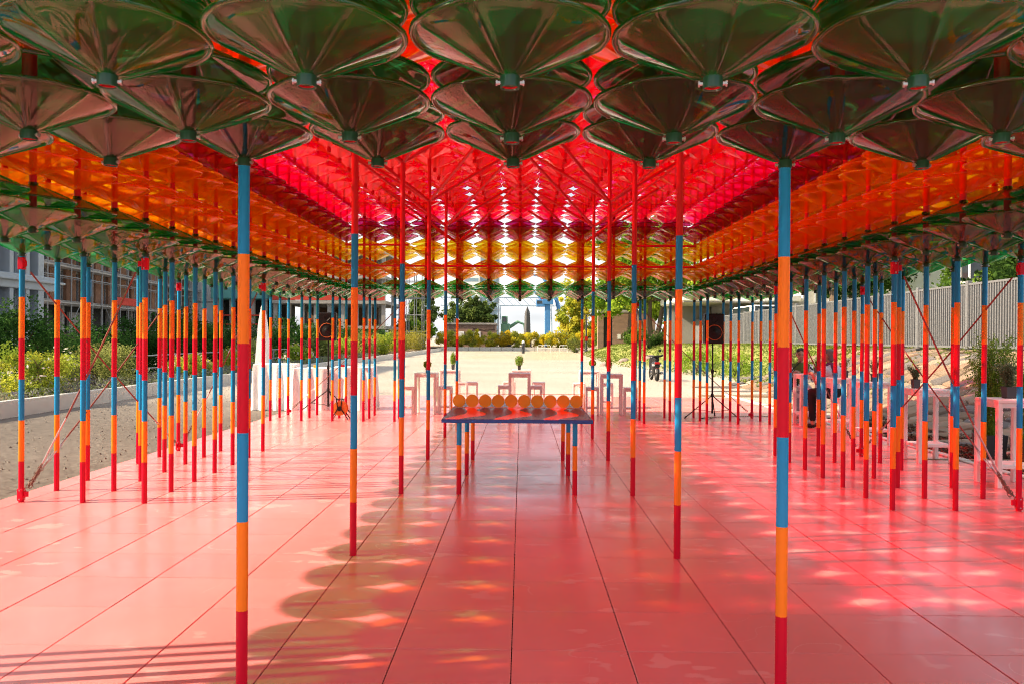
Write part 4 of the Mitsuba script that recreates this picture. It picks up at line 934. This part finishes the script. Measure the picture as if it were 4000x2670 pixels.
tree('leaning multi stemmed tree with bright feathery leaves behind the scooter', 9.4, 58, 10, [(-1.6, 0, 6.2, 2.6, 2, 2.2), (1.6, -.5, 6.6, 2.8, 2, 2.4), (.2, .5, 8.8, 3.4, 2, 2.2), (3.2, 0, 5.4, 1.8, 2, 1.6), (-1.4, 0, 4.5, 1.0, 1, .9)], LIME, 11000, .16, 507, ((-.9, 0), (-.2, .3), (.5, .1), (1.1, .3)), .17, clumps=80)
RT = [(16.5, 62, 'dark tree behind the concrete canopy', DRK), (22.0, 60, 'dark tree above the left part of the bar fence', MID), (19.5, 48, 'dark tree right of the white house', DRK), (25.5, 44, 'leafy tree behind the white framed lantern', MID), (22.5, 33, 'dark leafy tree above the fence near the right edge', DRK), (19.5, 26.0, 'nearest dark tree at the right edge', MID)]
for i, (x, y, lab, cols) in enumerate(RT):
    tree(lab, x, y, 8, [(-1.2, 0, 5.6, 2.4, 2.4, 1.9), (1.4, 0, 6.0, 2.4, 2.4, 2.1), (0, 0, 8.2, 2.8, 2.6, 1.9)] if i != 0 else [(0, 0, 5.2, 2.6, 2, 2.0), (.4, 0, 7.6, 2.4, 2, 1.6)], cols, 5200, .17 if y < 50 else .22, 520 + i, tr=.24, group=None)

# ------------------------------------------------------------------ right: lawn edge, ruin, scooter
t = thing('old_brick_wall', 'old brick wall with a dark doorway half hidden by trees on the lawn', 'wall')
add(t + '__pier', bx(8.3, 8.9, 88, 89, .5, 4.2), PALEBRICK); add(t + '__wall', bx(9.9, 14.5, 88, 88.8, .5, 4.4), PALEBRICK); add(t + '__lintel', bx(8.25, 14.6, 87.95, 88.9, 4.4, 4.7, .03), CONCRETE); add(t + '__door', bx(8.9, 9.9, 88.3, 88.4, .5, 4.39), DARK)
for x in (10.4, 11.0): add(t + '__notice', bx(x, x + .35, 87.94, 87.97, 1.6, 2.1), WHITE)
for i, (x, y, r_, lab) in enumerate([(5.0, 49.2, .36, 'left of three'), (6.2, 48.6, .42, 'middle of three'), (7.3, 46.0, .40, 'right of three, under the leaning tree')]):
    m = trimesh.creation.icosphere(2, r_); v = m.vertices; v *= (.8 + .4 * meshkit.noise(v * 2.4 + i * 5))[:, None]; v *= [.8, .7, .6]; m.vertices = v
    k = tag(name('boulder'), f'pinkish boulder on the lawn edge, {lab}', 'boulder', 'boulders on the lawn edge'); scene[k] = mikit.ply(moved(m, (x, y, float(GZ(x, y)) - .02)), mat('pink_stone', (.33, .25, .22), .85) if 'bsdf_pink_stone' not in scene else 'bsdf_pink_stone')
SHR = [('dark round shrub by the old brick wall', 10.6, 78, 1.3, 1.2, .9, MID, 1800, .18), ('low green shrub behind the scooter', 7.9, 36.5, .9, 1.0, .55, LIME, 2200, .08), ('sprawling green shrub left of the right speaker stand', 8.4, 32.0, 1.0, 1.4, .55, LIME, 2600, .07), ('yellow green weeds below the grey fence', 9.6, 29.0, .9, 1.6, .45, [(.20, .26, .05), (.14, .20, .04)], 2400, .06), ('leafy shrub at the foot of the leaning tree', 8.2, 52, 1.2, 1.0, .7, DRK, 1800, .12), ('tall ivy column right of the far lamp post', 9.4, 98, .9, .9, 2.2, MID, 1800, .18), ('hedge shrub at the left edge of the lawn', 6.6, 96, 1.5, 1.5, .9, [(.16, .20, .05), (.22, .24, .06)], 1500, .18)]
for i, (lab, x, y, rx, ry, rz, cols, n, sz) in enumerate(SHR): shrub(lab, x, y, float(GZ(x, y)) - .05, rx, ry, rz, cols, n, sz, 600 + i, nm='lawn_shrub', clumps=30)
rng = np.random.default_rng(9); n = 26000
p = np.stack([rng.uniform(4.6, 12.2, n), 20 + 80 * rng.uniform(0, 1, n) ** 1.4, np.zeros(n)], 1); z = GZ(p[:, 0], p[:, 1])
keep = (z > .03) & (rng.uniform(0, 1, n) < meshkit.noise(np.stack([p[:, 0] * .8, p[:, 1] * .5, 0 * z], -1)) * 1.5) & ((p[:, 1] > 27) | (rng.uniform(0, 1, n) < .25)); p, z = p[keep], z[keep]
p[:, 2] = z + .05
m, c = leaf_cloud(p, .16, np.array([(.17, .25, .04), (.24, .30, .06), (.30, .30, .10), (.12, .19, .03)])[rng.integers(0, 4, len(p))], rng, .3, -.5, .3)
add('bank_grass', m, 'bsdf_leaf', color=c); tag('bank_grass', 'patchy green grass and weeds over the bank', 'grass', kind='stuff')

t = thing('motor_scooter', 'black motor scooter seen from behind, parked on its stand by the bank', 'scooter')
sx, sy = 5.42, 32.3
SM = lambda m: moved(m, (sx, sy, -.045), .02)
for y, r_ in ((0, .235), (1.22, .235)):
    w = name(t + '__wheel')
    tr = trimesh.creation.torus(r_, .062, major_sections=28, minor_sections=10); tr.apply_transform(trimesh.transformations.rotation_matrix(math.pi / 2, [0, 1, 0])); tr.apply_translation([0, y, r_ + .06])
    scene[w + '__tyre'] = mikit.ply(SM(tr), BLACK, smooth=True)
    rm = moved(trimesh.creation.cylinder(.17, .05, sections=20).apply_transform(trimesh.transformations.rotation_matrix(math.pi / 2, [0, 1, 0])), (0, y, r_ + .06)); scene[w + '__rim'] = mikit.ply(SM(rm), CHROME)
add(t + '__body', SM(hull_chain({'a': (0, .02, .72), 'b': (0, .55, .66), 'c': (0, .30, .52), 'd': (0, .62, .30), 'e': (0, 1.0, .30), 'f': (0, 1.12, .62), 'g': (0, 1.02, .90), 'tl': (-.1, .1, .66), 'tr': (.1, .1, .66)}, {'a': .10, 'b': .13, 'c': .15, 'd': .10, 'e': .09, 'f': .13, 'g': .11, 'tl': .09, 'tr': .09}, [('a', 'b'), ('b', 'c'), ('c', 'd'), ('d', 'e'), ('e', 'f'), ('f', 'g'), ('tl', 'b'), ('tr', 'b')], .06, 4)), SCOOTERBODY, True)
add(t + '__seat', SM(hull_chain({'a': (0, .02, .86), 'b': (0, .38, .86), 'c': (0, .66, .80)}, {'a': .10, 'b': .11, 'c': .09}, [('a', 'b'), ('b', 'c')], .05, 4)), BLACK, True)
add(t + '__top_box_rack', SM(hull_chain({'a': (-.16, -.16, .97), 'b': (.22, .02, 1.02), 'c': (0, .1, .95)}, {'a': .035, 'b': .035, 'c': .05}, [('a', 'b'), ('a', 'c'), ('b', 'c')], .05, 2)), BLACK, True)
add(t + '__tail_light', SM(bx(-.10, .10, -.105, -.07, .68, .76, .015)), TAILRED)
for s in (-1, 1): add(t + '__indicator', SM(bx(s * .10, s * .20, -.09, -.03, .60, .67, .012)), WHITE)
add(t + '__reflector', SM(bx(-.06, .06, -.16, -.145, .50, .54, .005)), TAILRED)
add(t + '__number_plate', SM(bx(-.09, .09, -.165, -.150, .34, .48, .004)), WHITE)
add(t + '__mudguard', SM(bx(-.075, .075, -.145, -.10, .30, .62, .02)), BLACK)
add(t + '__exhaust', SM(tube([(.15, .5, .24), (.17, .2, .30), (.17, -.14, .34)], [.04, .06, .05], 10)), CHROME, True)
add(t + '__handlebar', SM(tube([(-.34, 1.0, 1.0), (-.12, 1.06, .98), (.12, 1.06, .98), (.34, 1.0, 1.0)], .018, 8)), BLACK, True)
for s in (-1, 1): add(t + '__mirror', SM(cat([tube([(s * .2, 1.04, 1.0), (s * .3, 1.06, 1.16)], .008, 5), moved(lathe([(0, -.01), (.06, -.008), (.06, .008), (0, .01)], 14).apply_transform(trimesh.transformations.rotation_matrix(math.pi / 2, [1, 0, 0])), (s * .32, 1.06, 1.2))])), BLACK)
add(t + '__stand', SM(tube([(-.10, .55, .22), (-.26, .50, 0)], .014, 6)), GREYMETAL)

# ------------------------------------------------------------------ right: stone bank, mulch, big potted shrubs
from scipy.spatial import Voronoi
t = thing('stone_bank', 'sloping bank faced with irregular pale stones below the fence', 'retaining wall')
seeds = []
rs = np.random.default_rng(21); y = 8.0
while y < 30:
    st = .33 + .012 * (y - 8)
    for u in np.arange(.15, 5.4, st): seeds.append((u + rs.uniform(-.15, .15), y + rs.uniform(-.15, .15)))
    y += st * 1.12
seeds = np.array(seeds); vor = Voronoi(np.vstack([seeds, [(-5, -5), (-5, 60), (15, -5), (15, 60)]]))
cellsV = []
for i in range(len(seeds)):
    reg = vor.regions[vor.point_region[i]]
    if -1 in reg or not reg: continue
    pg = Polygon(vor.vertices[reg]).buffer(-.013).simplify(.012)
    if pg.is_empty or pg.area < .01 or pg.area > 1.0: continue
    cellsV.append((seeds[i][1], pg))
cellsV.sort(key=lambda c: c[0])
PAL = np.array([(.22, .155, .105), (.26, .195, .14), (.175, .135, .105), (.24, .16, .11), (.14, .125, .12), (.28, .215, .16)])
restS, restC = [], []
for i, (yc, pg) in enumerate(cellsV):
    q_ = np.array(pg.exterior.coords)[:-1]; c = q_.mean(0); hgt = R.uniform(.02, .07)
    x = 7.2 + q_[:, 0] * .88; low = np.stack([x, q_[:, 1], GZ(x, q_[:, 1]) - .05], 1)
    q2 = c + (q_ - c) * .88; x2 = 7.2 + q2[:, 0] * .88; top = np.stack([x2 - hgt * .3, q2[:, 1], GZ(x2, q2[:, 1]) + hgt * NR.uniform(.7, 1.2, len(q2))], 1)
    q1 = c + (q_ - c) * .985; x1 = 7.2 + q1[:, 0] * .88; mid = np.stack([x1 - hgt * .2, q1[:, 1], GZ(x1, q1[:, 1]) + hgt * .45], 1)
    n = len(q_); V = np.vstack([low, mid, top, top.mean(0, keepdims=True) + [0, 0, .012]]); F = []
    for a in range(n):
        b = (a + 1) % n
        for L in (0, n): F += [(L + a, L + b, L + n + b), (L + a, L + n + b, L + n + a)]
        F.append((2 * n + a, 2 * n + b, 3 * n))
    m = trimesh.Trimesh(V, np.array(F), process=False); col = np.repeat([PAL[R.randrange(6)] * R.uniform(.8, 1.15)], len(V), 0)
    if yc > 26 and R.random() < .35: continue
    if i < 300: add(t + '__stone', m, 'bsdf_stone', False, color=col)
    else: restS.append(m); restC.append(col)
if restS: add(t + '__far_stones', cat(restS), 'bsdf_stone', False, color=np.vstack(restC), kind='stuff')
t = thing('border_kerb', 'low grey stone kerb between the red floor and the bark mulch', 'kerb')
for i in range(22): add(t + '__stone', bx(5.985, 6.11, 2 + i * 1.0 + .006, 2.99 + i * 1.0, -.08, .015 + R.uniform(-.008, .008), .01), STONEKERB)
rng = np.random.default_rng(31); n = 8000
p = np.stack([rng.uniform(6.15, 7.6, n), rng.uniform(7.5, 17, n), np.zeros(n)], 1); p[:, 2] = GZ(p[:, 0], p[:, 1]) + rng.uniform(.0, .05, n)
m, c = leaf_cloud(p, .085, np.array([(.10, .055, .03), (.16, .09, .055), (.06, .035, .025), (.22, .14, .09)])[rng.integers(0, 4, n)], rng, .3, 1.6, .4)
add('bark_mulch', m, 'bsdf_stone', color=c); tag('bark_mulch', 'brown bark chips between the kerb and the stone bank', 'mulch', kind='stuff')
for i, (x, y, h, pr, lab) in enumerate([(6.55, 11.35, 1.42, .36, 'tall feathery green shrub in a black tub, left of the pair near the right edge'), (6.78, 10.85, 1.05, .28, 'shorter feathery green shrub in a black tub, right of the pair near the right edge')]):
    potted(lab, x, y, -.03, .46, .36, h, pr, [(.25, .40, .05), (.34, .48, .08), (.17, .30, .045)], 90 + i, 'spray', 'tub_shrub', 'potted shrub', 'feathery shrubs in black tubs', 12000, .040)
    k = [q_ for q_ in labels if q_.startswith('tub_shrub')][-1]
    m, c = foliage(220, (x, y, .45 + h * .35), (pr * 1.0, pr * 1.0, h * .45), .028, [(.78, .74, .76)], 95 + i, 30, .4); add(k + '__flowers', m, 'bsdf_leaf', color=c)
rng = np.random.default_rng(41); n = 2600
p = np.stack([-9.9 + rng.uniform(0, 1, n) * 4.7, 5.5 + 22 * rng.uniform(0, 1, n) ** 1.3], 1); ms = []
for x, y in p[:1500]:
    s = NR.uniform(.008, .03); v = np.array([[1, 0, -.3], [-.5, .8, -.3], [-.6, -.7, -.3], [.1, .1, .7]]) * s * NR.uniform(.7, 1.3, (4, 3)); a = NR.uniform(0, 6.28); v[:, :2] = v[:, :2] @ np.array([[math.cos(a), -math.sin(a)], [math.sin(a), math.cos(a)]]); ms.append(v + [x, y, -.04])
V = np.vstack(ms); i = np.arange(len(ms))[:, None] * 4; F = np.vstack([i + [0, 1, 3], i + [1, 2, 3], i + [2, 0, 3]])
add('loose_stones', trimesh.Trimesh(V, F, process=False), mat('pebble', (.19, .165, .14), .9)); tag('loose_stones', 'small loose stones scattered on the sandy gravel', 'stones', kind='stuff')

# ------------------------------------------------------------------ right: bar fence, canopy, house, lantern, cars
t = thing('bar_fence', 'long grey metal fence of upright bars on top of the stone bank', 'fence')
fx = 12.0; zb = lambda y: float(GZ(fx, y)) + .06; FH = lambda y: 1.74 - .10 * min(max((y - 20) / 30, 0), 1)
y = 16.9; i = 0
while y < 48.5:
    z = zb(y); add(t + '__bar', bx(fx - .022, fx + .022, y, y + .046, z + .05, z + FH(y) - .03), FENCEMET); y += .112
for a in np.arange(16.4, 57, 2.72):
    z = zb(a); add(t + '__post', bx(fx - .06, fx + .06, a, a + .12, z - .15, z + FH(a) + .07, .01), FENCEMET)
    for dz in (.02, FH(a) - .06): add(t + '__rail', bx(fx - .03, fx + .03, a + .121, a + 2.719, z + dz, z + dz + .055), FENCEMET)
for a in np.arange(48.6, 57, 2.72):
    z = zb(a); add(t + '__panel', bx(fx - .015, fx + .015, a + .5, a + 2.6, z + .08, z + FH(a) - .07), FENCEMET)
for i in range(9):
    y = 17.5 + i * 3.1
    shrub('dark undergrowth behind the bar fence, ' + ['at the right edge', 'second from the right edge', 'third from the right edge', 'right of the lantern', 'under the lantern', 'left of the lantern', 'behind the rightmost bracket', 'behind the middle of the fence', 'left end of the row'][i], 14.0 + R.uniform(0, .8), y, 1.3, 1.1, 2.1, [1.3, 1.2, 1.35, 1.25, .95, 1.1, .9, .8, .8][i], DRK if i % 3 else MID, 2600, .16, 700 + i, 'dark undergrowth behind the bar fence', 'fence_shrub', 30)
t = thing('flat_canopy', 'white flat canopy roof with a white balustrade behind the fence', 'canopy')
add(t + '__roof', bx(9.9, 17.2, 50, 58, 3.95, 4.35, .05), WHITE)
add(t + '__soffit', bx(10.0, 17.1, 50.1, 57.9, 3.88, 3.949), CONCRETE)
add(t + '__wall', bx(13.2, 17.0, 53, 57, 1.2, 3.87), CONCRETE); add(t + '__back_wall', bx(10.2, 13.1, 56.5, 57, 1.2, 3.87), CONCRETE)
for i in range(22): add(t + '__baluster', bx(14.3 + i * .135, 14.36 + i * .135, 50.1, 50.16, 4.36, 4.96), WHITE)
add(t + '__balustrade_rail', bx(14.2, 17.2, 50.06, 50.2, 4.961, 5.03), WHITE)
t = thing('white_house', 'white rendered house behind the canopy with two small windows', 'building')
add(t + '__wall', bx(17.4, 26, 50, 58, .8, 6.6), mat('house_render', (.72, .72, .70), .8))
win(t, 18.0, 18.9, 49.9, 50.3, 3.9, 5.0, 'y'); win(t, 20.4, 21.6, 49.9, 50.3, 3.6, 4.8, 'y')
add(t + '__roof', bx(17.0, 26.3, 49.6, 58.2, 6.6, 6.9, .05), GREYMETAL)
t = thing('round_post', 'dark round post in front of the white house', 'post'); add(t + '__shaft', tube([(18.0, 47, .8), (18.0, 47, 5.6)], .22, 10), BARKDARK, True); add(t + '__cap', tube([(18.0, 47, 5.6), (18.0, 47, 5.75)], .27, 10), CONCRETE)
t = thing('minibus', 'white minibus with a red stripe parked behind the grey fence', 'minibus')
add(t + '__body', bx(12.9, 15.1, 45.5, 50.0, 1.9, 3.55, .15), WHITE); add(t + '__stripe', bx(12.86, 15.14, 45.46, 49.9, 2.9, 3.08), TAILRED); add(t + '__windscreen', bx(13.05, 14.95, 45.44, 45.49, 3.1, 3.47), DARKGLASS); add(t + '__side_window', bx(12.86, 12.89, 46.0, 49.6, 3.1, 3.45), DARKGLASS)
for y in (46.4, 49.1): add(t + '__wheel', moved(trimesh.creation.cylinder(.34, .22, sections=16).apply_transform(trimesh.transformations.rotation_matrix(math.pi / 2, [0, 1, 0])), (13.0, y, 1.85)), BLACK)
t = thing('parked_car', 'silver grey car showing over the fence left of the right loudspeaker', 'car')
add(t + '__body', hull_chain({'a': (13.4, 54, 2.1), 'b': (13.4, 58, 2.1), 'c': (15.0, 54, 2.1), 'd': (15.0, 58, 2.1)}, {k: .45 for k in 'abcd'}, [('a', 'b'), ('c', 'd'), ('a', 'c'), ('b', 'd'), ('a', 'd')], .2, 3), GREYMETAL, True)
add(t + '__cabin', hull_chain({'a': (13.6, 55.2, 2.75), 'b': (13.6, 57, 2.75), 'c': (14.8, 55.2, 2.75), 'd': (14.8, 57, 2.75)}, {k: .28 for k in 'abcd'}, [('a', 'b'), ('c', 'd'), ('a', 'c'), ('b', 'd'), ('a', 'd')], .2, 3), DARKGLASS, True)
for y in (54.3, 57.6): add(t + '__wheel', moved(trimesh.creation.cylinder(.32, .2, sections=16).apply_transform(trimesh.transformations.rotation_matrix(math.pi / 2, [0, 1, 0])), (13.0, y, 1.7)), BLACK)
t = thing('glass_lantern', 'white framed glass lantern box standing behind the fence at the right', 'lantern')
lx, ly, lz = 14.6, 26.4, 3.55
add(t + '__pane', cat([bx(lx - .22, lx + .22, ly - .25, ly - .246, lz, lz + .62), bx(lx - .25, lx - .246, ly - .22, ly + .22, lz, lz + .62)]), DARKGLASS)
add(t + '__frame', cat([bx(lx + a * .25 - .03, lx + a * .25 + .03, ly + b * .25 - .03, ly + b * .25 + .03, lz - .03, lz + .66, .005) for a in (-1, 1) for b in (-1, 1)] + [bx(lx - .28, lx + .28, ly - .28, ly + .28, z, z + .05, .005) for z in (lz - .081, lz + .661)]), WHITE)
add(t + '__post', tube([(lx, ly, 1.2), (lx, ly, lz - .08)], .05, 8), GREYMETAL, True)
